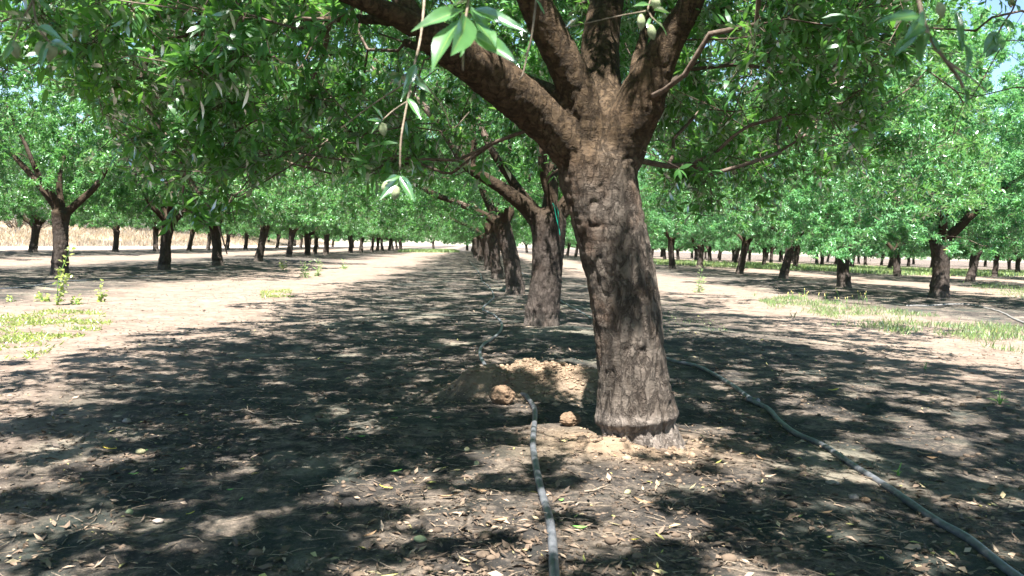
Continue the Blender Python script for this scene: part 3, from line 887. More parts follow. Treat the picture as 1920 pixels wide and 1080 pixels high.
    # dark soft twig at the upper right
    sprig([([(1690, -120, 1.2), (1722, 0, 1.15), (1740, 62, 1.12), (1772, 112, 1.12), (1800, 150, 1.14), (1806, 165, 1.14)], .0042, .0022), ([(1772, 112, 1.12), (1826, 150, 1.1), (1850, 172, 1.1)], .002, .001)],
          [(1725, 30, 1655, 28, 1.12, 1.08, .30), (1730, 20, 1700, 100, 1.12, 1.08, .32), (1728, 40, 1712, 60, 1.12, 1.06, .34), (1738, 62, 1718, 110, 1.12, 1.08, .36), (1735, 60, 1670, 82, 1.12, 1.08, .30), (1742, 66, 1768, 88, 1.12, 1.08, .38),
           (1730, -20, 1680, -10, 1.13, 1.09, .3), (1800, 72, 1832, 132, 1.13, 1.08, .36), (1806, 165, 1856, 176, 1.12, 1.08, .25), (1806, 165, 1820, 190, 1.12, 1.08, .25), (1790, 20, 1815, 92, 1.14, 1.1, .22)], [(1764, 18, 1.12, .6)])
    # far right twig against the sky
    sprig([([(1920, -60, 3.4), (1902, 10, 3.3), (1884, 40, 3.3), (1872, 62, 3.3), (1862, 90, 3.3)], .005, .003)],
          [(1884, 40, 1864, 38, 3.3, 3.25, .4), (1884, 38, 1902, 52, 3.3, 3.25, .4), (1872, 30, 1868, 18, 3.3, 3.2, .4), (1872, 62, 1850, 90, 3.3, 3.2, .4), (1870, 66, 1882, 88, 3.3, 3.2, .4), (1866, 80, 1856, 100, 3.3, 3.2, .4),
           (1900, 8, 1918, 14, 3.3, 3.2, .4), (1884, 36, 1894, 58, 3.3, 3.25, .4), (1896, 14, 1888, -6, 3.3, 3.25, .4)],
          [(1866, 70, 3.3, 1.0), (1862, 92, 3.3, 1.0), (1896, 4, 3.3, 1.1)])
    sprig([([(60, -140, 1.7), (62, 0, 1.62), (76, 60, 1.6), (92, 78, 1.6)], .003, .0018), ([(62, 0, 1.62), (36, 50, 1.6), (28, 74, 1.6)], .002, .0012)],
          [(92, 78, 130, 88, 1.6, 1.56, .3), (90, 76, 72, 122, 1.6, 1.57, .3), (60, 40, 20, 30, 1.6, 1.56, .3), (28, 74, 8, 110, 1.6, 1.57, .28), (70, 50, 110, 62, 1.6, 1.56, .3), (62, 0, 100, 12, 1.62, 1.58, .3), (62, -10, 20, -4, 1.62, 1.58, .3)],
          [(28, 92, 1.6, .95), (76, 92, 1.6, .95), (96, 96, 1.6, 1.05)])
    return t
build_behind()

# ------------------------------------------------------------------ all other almond trees
R_ = math.radians
VAR = []
VAR.append(make_variant(21, "a", 1.45, .195, (.10, .05), 4))
VAR.append(make_variant(22, "b", 1.35, .19, (-.22, .06), 5, zedge=1.5, zin=2.1))
VAR.append(make_variant(23, "c", 1.5, .185, (.28, -.05), 4, Rx=3.8))
VAR.append(make_variant(24, "d", 1.3, .20, (.02, -.16), 4, ztop=7.3, zedge=1.3))
VAR.append(make_variant(25, "e", 1.5, .18, (-.12, -.12), 3, Rx=3.9, ztop=6.7, zedge=1.55, zin=2.2))
def given(*rows):
    """trunk, then limbs, as (x, y, z, radius) rows"""
    out = []
    for i, r in enumerate(rows):
        C = catmull(np.array(r, float), .16)
        out.append(dict(P=C[:, :3], R=C[:, 3], par=None if i == 0 else (0, len(out[0]['P']) - 2)))
    return out
SECL = given([(0, 0, -.1, .25), (0, 0, .1, .225), (0, 0, .20, .235), (.01, 0, .28, .215), (.04, 0, .7, .20), (.05, 0, 1.1, .215), (.04, 0, 1.38, .23), (.04, 0, 1.5, .15)],
             [(-.05, 0, 1.32, .14), (-.22, -.05, 1.5, .11), (-.55, -.1, 1.75, .085), (-1.0, -.15, 2.03, .07), (-1.3, -.1, 2.45, .055), (-1.7, 0, 2.9, .04), (-2.3, .1, 3.3, .025)],
             [(-.95, -.15, 2.0, .05), (-.92, -.15, 2.3, .045), (-.98, -.2, 2.8, .035), (-1.0, -.1, 3.4, .025)],
             [(-.05, .05, 1.38, .10), (-.35, .1, 1.75, .065), (-.75, .2, 2.35, .05), (-1.0, .35, 3.0, .04), (-1.2, .4, 3.8, .025)],
             [(.15, -.08, 1.35, .10), (.04, -.12, 1.7, .07), (-.06, -.14, 2.1, .06), (-.02, -.1, 2.7, .05), (.1, 0, 3.6, .03)],
             [(.14, .05, 1.38, .12), (.4, .1, 1.8, .09), (.8, .2, 2.4, .065), (1.2, .2, 3.1, .04)], [(.05, .1, 1.4, .11), (.1, .5, 2.0, .08), (.15, .9, 2.8, .05), (.1, 1.2, 3.6, .03)])
THIL = given([(0, 0, -.1, .23), (0, 0, .15, .205), (-.03, 0, .25, .19), (-.10, 0, .7, .18), (-.24, 0, 1.2, .185), (-.34, 0, 1.5, .20), (-.38, 0, 1.62, .13)],
             [(-.34, 0, 1.45, .13), (-.65, -.05, 1.66, .085), (-1.2, -.1, 1.9, .07), (-1.8, -.1, 2.12, .055), (-2.5, 0, 2.5, .035)],
             [(-.36, .02, 1.5, .12), (-.6, .1, 1.9, .085), (-.85, .2, 2.5, .065), (-1.0, .3, 3.3, .035)],
             [(-.28, 0, 1.5, .12), (-.08, .05, 1.9, .085), (.2, .1, 2.5, .065), (.5, .1, 3.3, .035)], [(-.3, -.05, 1.5, .10), (-.25, -.4, 2.0, .075), (-.2, -.9, 2.6, .05), (-.2, -1.3, 3.2, .03)], [(-.35, .1, 1.5, .10), (-.4, .5, 2.1, .07), (-.4, 1.1, 2.9, .04)])
SEC = make_variant(31, "second", 1.5, .21, (.05, 0), 4, Rx=4.9, ztop=6.3, zedge=1.6, natt=1900, nleaf=175000, rich=False, voxel=.016, size=.080, wid=.022, zin=1.75,
                   limbs=SECL)
THI = make_variant(32, "third", 1.6, .195, (-.36, 0), 4, Rx=4.9, ztop=6.3, zin=1.6, zedge=1.4, natt=1300, nleaf=115000, voxel=.02, size=.092, wid=.027,
                   limbs=THIL)
LEF = make_variant(33, "left", 1.5, .185, (.03, 0), 4, Rx=4.1, ztop=7.2, natt=1250, nleaf=110000, zin=2.7, zedge=1.7, voxel=.02,
                   spec=[(R_(178), 1.05, 1.1), (R_(85), .2, .9), (R_(15), .75, .95), (R_(230), .7, .9)])
RIG = make_variant(34, "right", 1.35, .215, (-.04, 0), 4, Rx=3.8, ztop=7.1, zedge=1.0, natt=1500, nleaf=160000, voxel=.02, size=.105, wid=.029, zin=1.15)

def brightened(v):
    c = v[2].copy(); c.materials.clear(); c.materials.append(M['leaf_sunlit']); return (v[0], v[1], c)  # crown copy in the leaf colour with painted sunlight
VARR = [brightened(v) for v in VAR]; RIG = brightened(RIG)
GROUP = "almond trees of the orchard"
FAR = "tiny far almond tree, among the last of its row"
n_tree = 0
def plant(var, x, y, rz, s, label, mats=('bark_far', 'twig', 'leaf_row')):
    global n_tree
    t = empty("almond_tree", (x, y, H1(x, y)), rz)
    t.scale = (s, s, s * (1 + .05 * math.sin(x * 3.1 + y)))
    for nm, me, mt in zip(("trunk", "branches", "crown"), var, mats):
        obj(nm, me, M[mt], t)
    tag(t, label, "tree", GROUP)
    n_tree += 1
    return t

placed = []
def known(px, py, var, rz, s, label):
    x, y = gp(px, py); placed.append((x, y)); plant(var, x, y, rz, s, label)

known(1016, 611, SEC, 0, 1.0, "second almond tree of the middle row, green tape hanging from its fork")
known(966, 552, THI, 0, 1.0, "third almond tree of the middle row, trunk bending left above its base")
known(934, 523, VAR[1], .2, 1.0, "fourth almond tree of the middle row, slim in the gap left of the third trunk")
known(917, 508, THI, .4, .95, "fifth almond tree of the middle row, partly behind the fourth trunk")
known(112, 515, LEF, 0, 1.03, "almond tree at the left edge with thick dark trunk behind a tall yellow green weed")
known(307, 505, VAR[2], R_(-30), .95, "slim almond tree leaning right, second trunk of the left row")
known(408, 498, VAR[0], R_(200), .95, "left row almond tree with pale dappled trunk, third from the left edge")
known(484, 490, VAR[2], R_(10), .98, "almond tree of the left row, fourth trunk from the left edge, leaning right")
known(541, 482, VAR[2], R_(-15), .95, "almond tree of the left row with thin trunk, fifth from the left edge")
known(590, 475, VAR[4], R_(120), .95, "almond tree of the left row, sixth trunk from the left edge")
known(1761, 561, RIG, 0, 1.05, "right almond tree with low bright green crown over a short thick trunk")
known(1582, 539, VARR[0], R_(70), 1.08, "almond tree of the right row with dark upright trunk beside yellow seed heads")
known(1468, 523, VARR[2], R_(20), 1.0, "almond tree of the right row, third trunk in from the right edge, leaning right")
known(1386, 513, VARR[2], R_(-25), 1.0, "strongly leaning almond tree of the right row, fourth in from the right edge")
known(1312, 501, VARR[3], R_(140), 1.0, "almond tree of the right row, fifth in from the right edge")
known(216, 472, VAR[1], R_(150), .9, "thin almond tree beside the dirt road, leftmost of the second left row")
known(292, 471, VAR[1], R_(-50), .9, "thin almond tree leaning right beside the dirt road, second of the second left row")
known(354, 470, VAR[2], R_(30), .88, "thin curved almond tree beside the dirt road, third of the second left row")

rt = random.Random(5)
ROWN = {}
FARK = {k: FAR + ", " + v for k, v in {0: 'middle row', -1: 'first left row', 1: 'first right row', -2: 'second left row'}.items()}
for k in range(2, 9): FARK[k] = FAR + ', right side'
def add_row(k, y0, y1, sp=6.7, off=0.0, lab=FAR, xoff=0.0):
    y = y0 + off
    while y < y1:
        x = ROW0 + k * ROWSP + SL * y + rt.uniform(-.25, .25) + xoff
        yy = y + rt.uniform(-.4, .4)
        if all((x - a) ** 2 + (yy - b) ** 2 > 4.2 ** 2 for a, b in placed):
            # only trees whose crown could show in the photo or shade what it shows
            if abs(x) < .66 * yy + 7.5:
                placed.append((x, yy))
                nk = ROWN[k] = ROWN.get(k, 0) + 1
                if yy < 95 and nk <= 9:
                    ordn = ["first", "second", "third", "fourth", "fifth", "sixth", "seventh", "eighth", "ninth"][nk - 1]
                    start = {0: "behind the fifth tree of the middle row", -1: "beyond the six nearer trunks of the first left row", 1: "beyond the five nearer trunks of the first right row"}.get(k)
                    if start: lab = "far almond tree, %s %s" % (ordn, start)
                    elif k == -2: lab = "far almond tree in the row along the dirt road, %s beyond its three curved trunks" % ordn
                    else: lab = "almond tree in the %s row right of the nearest trunk, %s counting away" % (["", "", "second", "third", "fourth", "fifth", "sixth", "seventh", "eighth"][k], ordn)
                else: lab = FARK[k]
                plant((VARR if k >= 1 else VAR)[rt.randrange(5)], x, yy, rt.uniform(0, 6.28), rt.uniform(.88, 1.08), lab)
        y += sp
y5 = placed[3][1]
add_row(0, y5 + 6.7, 128)
plant(VAR[4], -12.3, 13.4, 1.0, .95, "almond tree whose leafy crown reaches in at the very left edge")
add_row(-1, placed[4][1], 128, lab=FAR)
add_row(1, placed[10][1], 128)
add_row(-2, 22, 128, 6.6, .5, xoff=-.3)
for k in range(2, 9):
    add_row(k, 10 + rt.uniform(0, 6), 128 if k < 6 else 110)
CROSS = "low crowned almond tree closing the far end of the orchard"
for i in range(30):
    x = -46 + i * 5.4 + rt.uniform(-1, 1); y = 136 + rt.uniform(-3, 3)
    if i % 2: y += 6
    plant(RIG if i % 3 else VAR[3], x, y, rt.uniform(0, 6.28), rt.uniform(.95, 1.15), CROSS)
for i in range(12):
    plant(RIG, 98 + rt.uniform(-2, 2), 58 + i * 7, rt.uniform(0, 6.28), 1.0, CROSS)
print("TREES", n_tree)

# ------------------------------------------------------------------ bank and scrub beyond the dirt road on the left
def build_bank():
    u = np.concatenate([np.linspace(-29.5, -44, 36), np.linspace(-46, -140, 30)])
    y = np.linspace(-30, 260, 180)
    U, Y = np.meshgrid(u, y, indexing='ij')
    t = np.clip((-U - 31.5) / 7, 0, 1)
    Z = -.12 + 1.0 * t * t * (3 - 2 * t) + np.clip((-U - 40) / 60, 0, 1) * 2.4 + t * (.18 * fbm2(U / 3, Y / 3, 3, 3) + .35 * fbm2(U / 14, Y / 14, 8, 2))
    X = U + ROW0 + SL * Y
    V = np.stack([X, Y, Z], -1).reshape(-1, 3)
    nu, ny = len(u), len(y)
    i = np.arange(nu - 1)[:, None] * ny; j = np.arange(ny - 1)[None, :]
    Q = np.stack([i + j, i + j + 1, i + ny + j + 1, i + ny + j], -1).reshape(-1, 4)
    o = obj("hill", mesh_np("hill", V, [Q], True), simple("dry_bank_soil", (.26, .19, .12), (.42, .32, .20), .8, .95, .5, .1))
    tag(o, kind="structure", label="low bank of dry ground beyond the dirt road on the left")
    return X, Y, Z
BX, BY, BZ = build_bank()

def bankz(u, y):
    t = np.clip((-u - 31.5) / 7, 0, 1)
    return -.12 + 1.0 * t * t * (3 - 2 * t) + np.clip((-u - 40) / 60, 0, 1) * 2.4 + t * (.18 * fbm2(u / 3, y / 3, 3, 3) + .35 * fbm2(u / 14, y / 14, 8, 2))

def blades(name, X, Y, Z, hh, ww, mat, label, rng, lean=.35, kind="stuff", cat=None, dirs=None, clump=None):
    n = len(X)
    B = np.stack([X, Y, Z], -1)
    D = unit(np.stack([rng.normal(size=n) * lean, rng.normal(size=n) * lean, np.ones(n)], -1))
    Nn = unit(rng.normal(size=(n, 3)) * np.array([1, 1, .1]))
    V, Q, T = leaf_verts(B, D, Nn, hh, ww, False, rng.uniform(.0, .45, n))
    lv = np.clip(rng.uniform(0, .95, n), 0, .95)
    me = mesh_np(name, V, [Q, T], False, {"lv": ('FACE', np.concatenate([lv, lv]))})
    o = obj(name, me, mat)
    tag(o, label, cat or "grass", None, kind)
    return o

g = np.random.default_rng(77)
n = 60000
u = -32 - 12 * g.uniform(size=n) ** 1.5; y = g.uniform(12, 200, n)
k = fbm2(u / 2.5, y / 2.5, 6, 3) > -.25; u = u[k]; y = y[k]
blades("dry_grass", u + ROW0 + SL * y, y, bankz(u, y) - .02, g.uniform(.25, .70, len(u)), g.uniform(.015, .045, len(u)), M['dry'], "tall dry golden grass covering the bank beyond the dirt road on the left", g)

def scrub_variant(seed):
    rng = np.random.default_rng(seed)
    gg = Geo(); pts = []
    for k in range(16):
        a = rng.uniform(0, 6.28); s_ = rng.uniform(.3, 1.0)
        P = [np.array([0, 0, 0.])]; d = np.array([math.cos(a) * s_, math.sin(a) * s_, 1.0])
        for q in range(7):
            d = d + rng.normal(size=3) * .2; P.append(P[-1] + unit(d) * .42)
        gg.tube(P, np.linspace(.035, .006, 8), 4, cap=False); pts += P[2:]
        for q in range(4):
            b = P[rng.integers(3, 8)]; P2 = [b]; d2 = unit(rng.normal(size=3) + np.array([0, 0, .6]))
            for w in range(4):
                P2.append(P2[-1] + d2 * .25 + rng.normal(size=3) * .05)
            gg.tube(P2, np.linspace(.012, .004, 5), 3, cap=False); pts += P2
    pts = np.array(pts); n = 11000
    B = pts[rng.integers(0, len(pts), n)] + rng.normal(size=(n, 3)) * .16
    D = unit(rng.normal(size=(n, 3)) + np.array([0, 0, .3])); N_ = unit(rng.normal(size=(n, 3)))
    V, Q, T = leaf_verts(B, D, N_, rng.uniform(.06, .12, n), rng.uniform(.02, .04, n), False, .1)
    lv = rng.uniform(0, .9, n)
    return gg.mesh("stems"), mesh_np("foliage", V, [Q, T], False, {"lv": ('FACE', np.concatenate([lv, lv]))})
SV = [scrub_variant(i) for i in (1, 2)]
for i in range(64):
    yy = 18 + i * 2.7 + rt.uniform(-1.5, 1.5); uu = -43 - rt.uniform(0, 16)
    x = uu + ROW0 + SL * yy
    t = empty("scrub_bush", (x, yy, float(bankz(np.array([uu]), np.array([yy]))[0]) - .05), rt.uniform(0, 6.28))
    s_ = rt.uniform(.9, 1.5); t.scale = (s_ * 1.3, s_ * 1.3, s_)
    a, b = SV[i % 2]
    obj("stems", a, M['twig_close'], t); obj("foliage", b, M['scrub'], t)
    tag(t, "grey mauve scrub bush on the dry bank behind the left rows", "bush", "scrub bushes on the bank")

# ------------------------------------------------------------------ green growth on the orchard floor
def poly_pts(poly, n, rng):
    """random ground points inside a ground-plane polygon"""
    P = np.array(poly); lo, hi = P.min(0), P.max(0)
    out = []
    while len(out) < n:
        q = rng.uniform(lo, hi, (n * 2, 2))
        ins = np.zeros(len(q), bool)
        for i in range(len(P)):
            a, b = P[i], P[i - 1]
            c = ((a[1] > q[:, 1]) != (b[1] > q[:, 1])) & (q[:, 0] < (b[0] - a[0]) * (q[:, 1] - a[1]) / (b[1] - a[1] + 1e-12) + a[0])
            ins ^= c
        out += list(q[ins])
    return np.array(out[:n])

def grass_patch(pix, n, h0, h1, w, mat, name, label, thr=-.1, sc_=.5, cat=None, lean=.4):
    q = poly_pts([gp(*p) for p in pix], n, g)
    k = fbm2(q[:, 0] / sc_, q[:, 1] / sc_, 13, 3) > thr + g.uniform(-.25, .25, len(q))
    q = q[k]
    return blades(name, q[:, 0], q[:, 1], height(q[:, 0], q[:, 1]) - .005, g.uniform(h0, h1, len(q)), g.uniform(.6, 1.3, len(q)) * w, mat, label, g, lean, cat=cat)

grass_patch([(1420, 562), (1480, 556), (1620, 572), (1760, 590), (1990, 622), (1990, 670), (1800, 640), (1650, 618), (1500, 598)], 15000, .04, .13, .008, M['grass'], "grass",
            "patch of thin green grass in the sunny alley right of the nearest trunk", .22, .55)
grass_patch([(1180, 488), (1500, 497), (1990, 513), (1990, 520), (1700, 517), (1400, 503), (1180, 494)], 26000, .12, .34, .05, M['grass'], "grass", "low band of green grass far off between the right hand rows", -.3, 3)
grass_patch([(1800, 530), (1990, 540), (1990, 570), (1850, 548)], 4000, .05, .15, .012, M['grass'], "grass", "thin green grass at the right edge beyond the first right row", .0, 1)
grass_patch([(-60, 588), (60, 576), (190, 582), (210, 606), (120, 640), (60, 672), (-60, 690)], 9000, .02, .07, .014, M['weed'], "ground_cover", "yellow green creeping weeds on the sunny ground at the left edge", .15, .35, "weeds", 1.2)
grass_patch([(490, 543), (545, 541), (550, 556), (490, 558)], 900, .02, .07, .014, M['weed'], "ground_cover", "small patch of pale weeds in the left alley", -.1, .4, "weeds", 1.2)
grass_patch([(760, 470.5), (850, 470.5), (862, 473), (745, 473)], 9000, .1, .45, .08, M['grass'], "grass", "green grass at the far end of the left alley", -.3, 5)
grass_patch([(1190, 560), (1330, 570), (1380, 640), (1255, 625)], 1200, .01, .04, .006, M['grass'], "grass", "sparse short grass sprouts in the shade right of the nearest trunk", .05, .4)

def weed(px, py, hpx, label, nleaf=30, mat='weed', spread=.12, lsize=.05, wd=.55, stems=1, tall=True):
    x, y = gp(px, py); z = H1(x, y)
    hgt = hpx * y / F
    t = empty("weed", (x, y, z))
    gg = Geo(); tips = []
    for k in range(stems):
        a = g.uniform(0, 6.28); P = [np.array([0, 0, -.01])]; d = np.array([math.cos(a) * .15 * (k > 0) * 3, math.sin(a) * .15 * (k > 0) * 3, 1.])
        hh = hgt * (1 if k == 0 else g.uniform(.3, .8))
        for q in range(8):
            d = unit(d + g.normal(size=3) * .05 + np.array([0, 0, .05])); P.append(P[-1] + d * hh / 8)
        gg.tube(P, np.linspace(.006, .0018, 9) * max(1, hgt * 1.6), 5); tips.append(np.array(P))
    obj("stem", gg.mesh("stem"), M['leaf_fallen'], t)
    allp = np.vstack(tips); B = allp[g.integers(1, len(allp), nleaf)]
    D = unit(g.normal(size=(nleaf, 3)) * np.array([1, 1, .4]) + np.array([0, 0, .35])); B = B + D * g.uniform(0, spread * .4, (nleaf, 1))
    Nn = unit(g.normal(size=(nleaf, 3)) * .5 + np.array([0, 0, 1]))
    L_ = lsize * g.uniform(.5, 1.2, nleaf)
    V, Q, T = leaf_verts(B, D, Nn, L_, L_ * wd, True, .2)
    lv = g.uniform(.1, .95, nleaf)
    obj("leaves", mesh_np("leaves", V, [Q, T], False, {"lv": ('FACE', np.concatenate([lv, lv, lv]))}), M[mat], t)
    tag(t, label, "weed")
    return t
weed(106, 568, 108, "tall yellow green weed standing before the leftmost dark trunk", 120, 'weed', .10, .070, .75, 2)
weed(190, 562, 38, "short yellow green weed right of the tall one at the left", 50, 'weed', .12, .07, .75, 3)
weed(78, 560, 18, "low sprawling weed at the foot of the tall weed at the left", 40, 'weed', .2, .08, .7, 4)
weed(144, 567, 14, "tiny weed between the tall and the short weed at the left", 30, 'weed', .2, .07, .7, 4)
weed(22, 560, 12, "tiny weed nearest the left edge", 20, 'weed', .2, .06, .7, 3)
weed(572, 520, 28, "pale green bushy weed in the left alley, larger of a pair", 120, 'grass', .2, .12, .2, 6)
weed(597, 518, 30, "pale green upright weed in the left alley, right one of a pair", 90, 'grass', .12, .12, .2, 3)
weed(530, 505, 22, "yellow green weed below the fourth trunk of the left row", 60, 'weed', .2, .09, .5, 3)
weed(645, 504, 16, "faint green weed farthest along the left alley", 60, 'grass', .2, .12, .3, 4)
weed(1309, 545, 48, "upright pale green weed in the right alley beside the nearest trunk", 110, 'grass', .15, .12, .18, 4)
weed(1875, 760, 28, "small green tuft in the shade at the right edge", 30, 'grass', .06, .06, .14, 4)
weed(1735, 690, 16, "tiny green sprout in the dark shade on the right", 16, 'grass', .04, .04, .2, 3)
weed(1683, 890, 30, "little green sprout between the right hose and the crumpled leaves", 16, 'grass', .04, .04, .2, 2)
weed(1500, 552, 6, "flat green weed just in front of the right row shade", 24, 'grass', .1, .05, .3, 4)
weed(1415, 552, 8, "small grass tuft at the sunny edge of the right row shade", 24, 'grass', .1, .05, .3, 4)

def seed_stalk(px, py, hpx, label):
    x, y = gp(px, py); z = H1(x, y); hgt = hpx * y / F
    t = empty("seed_stalk", (x, y, z)); gg = Geo(); hd = Geo()
    for k in range(2):
        a = g.uniform(0, 6.28); e = np.array([math.cos(a) * .3 * hgt, math.sin(a) * .1 * hgt, hgt * g.uniform(.75, 1)])
        P = catmull([np.zeros(3), e * np.array([.3, .3, .55]), e], .05); gg.tube(P, np.full(len(P), .004), 4)
        hd = Geo(); hd.tube([e - [0, 0, .02], e, e + [0, 0, .022]], [.004, .009, .003], 6); obj("seed_head", hd.mesh("seed_head"), M['flower'], t)
    obj("stalk", gg.mesh("stalk"), M['leaf_fallen'], t); 
    tag(t, label, "weed", "seed stalks by the right row")
for i in range(15):
    x_ = [1478, 1484, 1505, 1511, 1516, 1532, 1545, 1550, 1571, 1575, 1590, 1603, 1612, 1618, 1626, 1634, 1642, 1380, 1396, 1541, 1560, 1598][i]
    seed_stalk(x_ + g.uniform(-3, 3), 560 + (x_ - 1480) * .03 + g.uniform(-5, 5), g.uniform(10, 26), "thin yellow headed seed stalk among others before the second trunk from the right")

# ------------------------------------------------------------------ irrigation hoses
def hose(rows, r, label, name="irrigation_hose", mat='hose', lift=.6, pts3=None):
    P = np.array([gp(*p) for p in rows]); C = catmull(P, .03)
    z = height(C[:, 0], C[:, 1])
    kk = np.ones(9) / 9; zp = np.convolve(np.pad(z, 4, mode='edge'), kk, 'valid')
    z = np.maximum(zp, z - .01) + r * lift
    if pts3 is not None: z = pts3(C, z)
    gg = Geo(); gg.tube(np.column_stack([C, z]), np.full(len(C), r), 14)
    o = obj(name, gg.mesh(name), M[mat])
    tag(o, label, "hose"); return o
def buried(C, z):     # dives through the heap
    d = np.hypot((C[:, 0] - PILE[0]) / .5, (C[:, 1] - PILE[1] - .2) / .36)
    return np.where(d < 1, np.minimum(z, .03 - .04 * (1 - d) + 0 * z), z)
hose([(1040, 1180), (1037, 1080), (1033, 1030), (1025, 980), (1012, 930), (1004, 890), (999, 850), (1001, 810), (1003, 785), (1000, 768), (988, 752), (976, 744), (950, 725), (925, 708), (908, 686), (900, 668), (904, 652), (922, 638), (938, 622), (940, 608), (926, 594),
      (908, 585), (906, 577), (918, 566), (926, 558), (920, 545), (905, 530), (900, 515), (888, 500), (880, 490)], .0155,
     "grey black hose from the bottom edge up under the soil heap, left of the trunks", pts3=buried)
hose([(2010, 1160), (1888, 1080), (1815, 1022), (1750, 985), (1675, 930), (1600, 880), (1545, 842), (1500, 820), (1462, 795), (1440, 773), (1412, 760), (1375, 735), (1340, 712), (1300, 692), (1262, 683), (1215, 660), (1170, 630), (1120, 602),
      (1085, 585), (1060, 570), (1040, 556), (1020, 540), (1000, 525), (975, 510)], .0155,
     "grey black hose running from the bottom right corner back behind the nearest trunk")
hose([(2040, 625), (1925, 602), (1880, 585), (1835, 574), (1790, 570), (1700, 572)], .02, "pale pipe curving over the soil at the right edge", "water_pipe", 'pvc')
hose([(-80, 545), (0, 541), (60, 536), (120, 528), (200, 521), (300, 512), (400, 503)], .016, "thin dark hose lying along the left row of trunks")

def coupler(px, py, ang, r, label):
    x, y = gp(px, py); a = math.radians(ang); d = np.array([math.cos(a), math.sin(a), 0])
    c = np.array([x, y, H1(x, y) + .014]); gg = Geo()
    gg.tube([c - d * .045, c - d * .043, c - d * .03, c - d * .028, c + d * .028, c + d * .03, c + d * .043, c + d * .045], [r, r * 1.15, r * 1.15, r, r, r * 1.15, r * 1.15, r], 12)
    tag(obj("hose_coupler", gg.mesh("hose_coupler"), M['hose']), label, "hose fitting")
coupler(1412, 760, 115, .020, "hose coupler on the right hose, level with the foot of the nearest trunk")

# tape on the fork of the second tree
s2 = placed[0]
gg = Geo()
for rows, w_ in (([(1036, 381), (1040, 392), (1043, 408), (1048, 428), (1050, 442)], .006), ([(1037, 382), (1044, 390), (1047, 402), (1046, 418)], .005)):
    P = catmull([pt(x, y, s2[1] - .30) for x, y in rows], .02)
    gg.tube(P, np.full(len(P), w_), 5)
tag(obj("plastic_tape", gg.mesh("plastic_tape"), M['twine']), "thin green plastic tape hanging from the fork of the second middle row tree", "tape")

# ------------------------------------------------------------------ single things lying on the ground
import bmesh
def lump(px, py, wpx, hpx, label, mat, name, cat, seed, sub=5, rough=.14, group=None, rng=random.Random(8)):
    x, y = gp(px, py); y = y
    sc_ = y / F
    rx, rz = wpx * sc_ / 2, hpx * sc_ / 2
    bm = bmesh.new(); bmesh.ops.create_icosphere(bm, subdivisions=sub, radius=1)
    V = np.array([v.co for v in bm.verts])
    k = 1 + rough * noise3(V[:, 0] * 1.6, V[:, 1] * 1.6, V[:, 2] * 1.6, seed) + rough * .55 * noise3(V[:, 0] * 5, V[:, 1] * 5, V[:, 2] * 5, seed + 1) + rough * .3 * noise3(V[:, 0] * 13, V[:, 1] * 13, V[:, 2] * 13, seed + 2)
    k = k - rough * .9 * np.abs(noise3(V[:, 0] * 2.6, V[:, 1] * 2.6, V[:, 2] * 2.6, seed + 5)) + rough * .12 * noise3(V[:, 0] * 26, V[:, 1] * 26, V[:, 2] * 26, seed + 6)
    V = V * k[:, None] * np.array([rx, rx * .85, rz])
    for v, c in zip(bm.verts, V): v.co = c
    me = bpy.data.meshes.new(name); bm.to_mesh(me); bm.free()
    for p in me.polygons: p.use_smooth = True
    o = obj(name, me, mat); o.location = (x, y + rx * .4, H1(x, y) + rz * .75); o.rotation_euler = (0, 0, rng.uniform(-.6, .6))
    return tag(o, label, cat, group)
lump(941, 762, 50, 40, "rounded reddish lump of soil beside the end of the heap, left of the hose", M['clod'], "soil_lump", "soil lump", 3)
lump(1069, 806, 44, 28, "pale rounded lump of soil between the hose and the nearest trunk", M['clod'], "soil_lump", "soil lump", 9)
lump(236, 780, 17, 11, "small pale stone in the dark shade on the left", M['stone'], "stone", "stone", 12, 3)
lump(262, 836, 20, 11, "olive brown almond hull with a leaf stub in the left shade", M['almond_old'], "fallen_almond", "almond", 13, 3, .08)
lump(1602, 950, 20, 12, "pale stone below the right hose", M['stone'], "stone", "stone", 14, 3)
lump(1623, 955, 18, 12, "stone beside the pale stone below the right hose", M['clod'], "stone", "stone", 15, 3)
lump(1862, 912, 18, 10, "stone lying in the dappled soil near the right edge", M['clod'], "stone", "stone", 16, 3)
lump(1205, 850, 22, 10, "little clod at the front foot of the nearest trunk", M['clod'], "soil_lump", "soil lump", 17, 3)
lump(1562, 920, 26, 8, "flat brown stone under the right hose", M['stone'], "stone", "stone", 19, 3)
lump(295, 965, 22, 10, "dark stone right of the green almond at lower left", M['stone'], "stone", "stone", 20, 3)
def fallen_almond(px, py, label, s_=1.0, mesh=ALM):
    x, y = gp(px, py); o = bpy.data.objects.new("fallen_almond", mesh); COL.objects.link(o)
    o.location = (x, y, H1(x, y) + .010 * s_); o.rotation_euler = (1.35, g.uniform(-.4, .4), g.uniform(0, 6.28)); o.scale = (s_,) * 3
    tag(o, label, "almond")
fallen_almond(787, 1037, "large pale green almond lying at the bottom, left of the hose", 1.15)
fallen_almond(243, 950, "green almond lying in the shade at lower left", 1.05)
fallen_almond(875, 853, "small yellowish almond left of the hose", .8, ALM2)
fallen_almond(1176, 945, "tiny yellow almond below the nearest trunk", .7, ALM2)
fallen_almond(893, 882, "brown almond husk left of the hose, in front of the small yellowish one", .8, ALM2)
fallen_almond(1410, 758, "tan almond husk resting against the right hose", .9, ALM2)

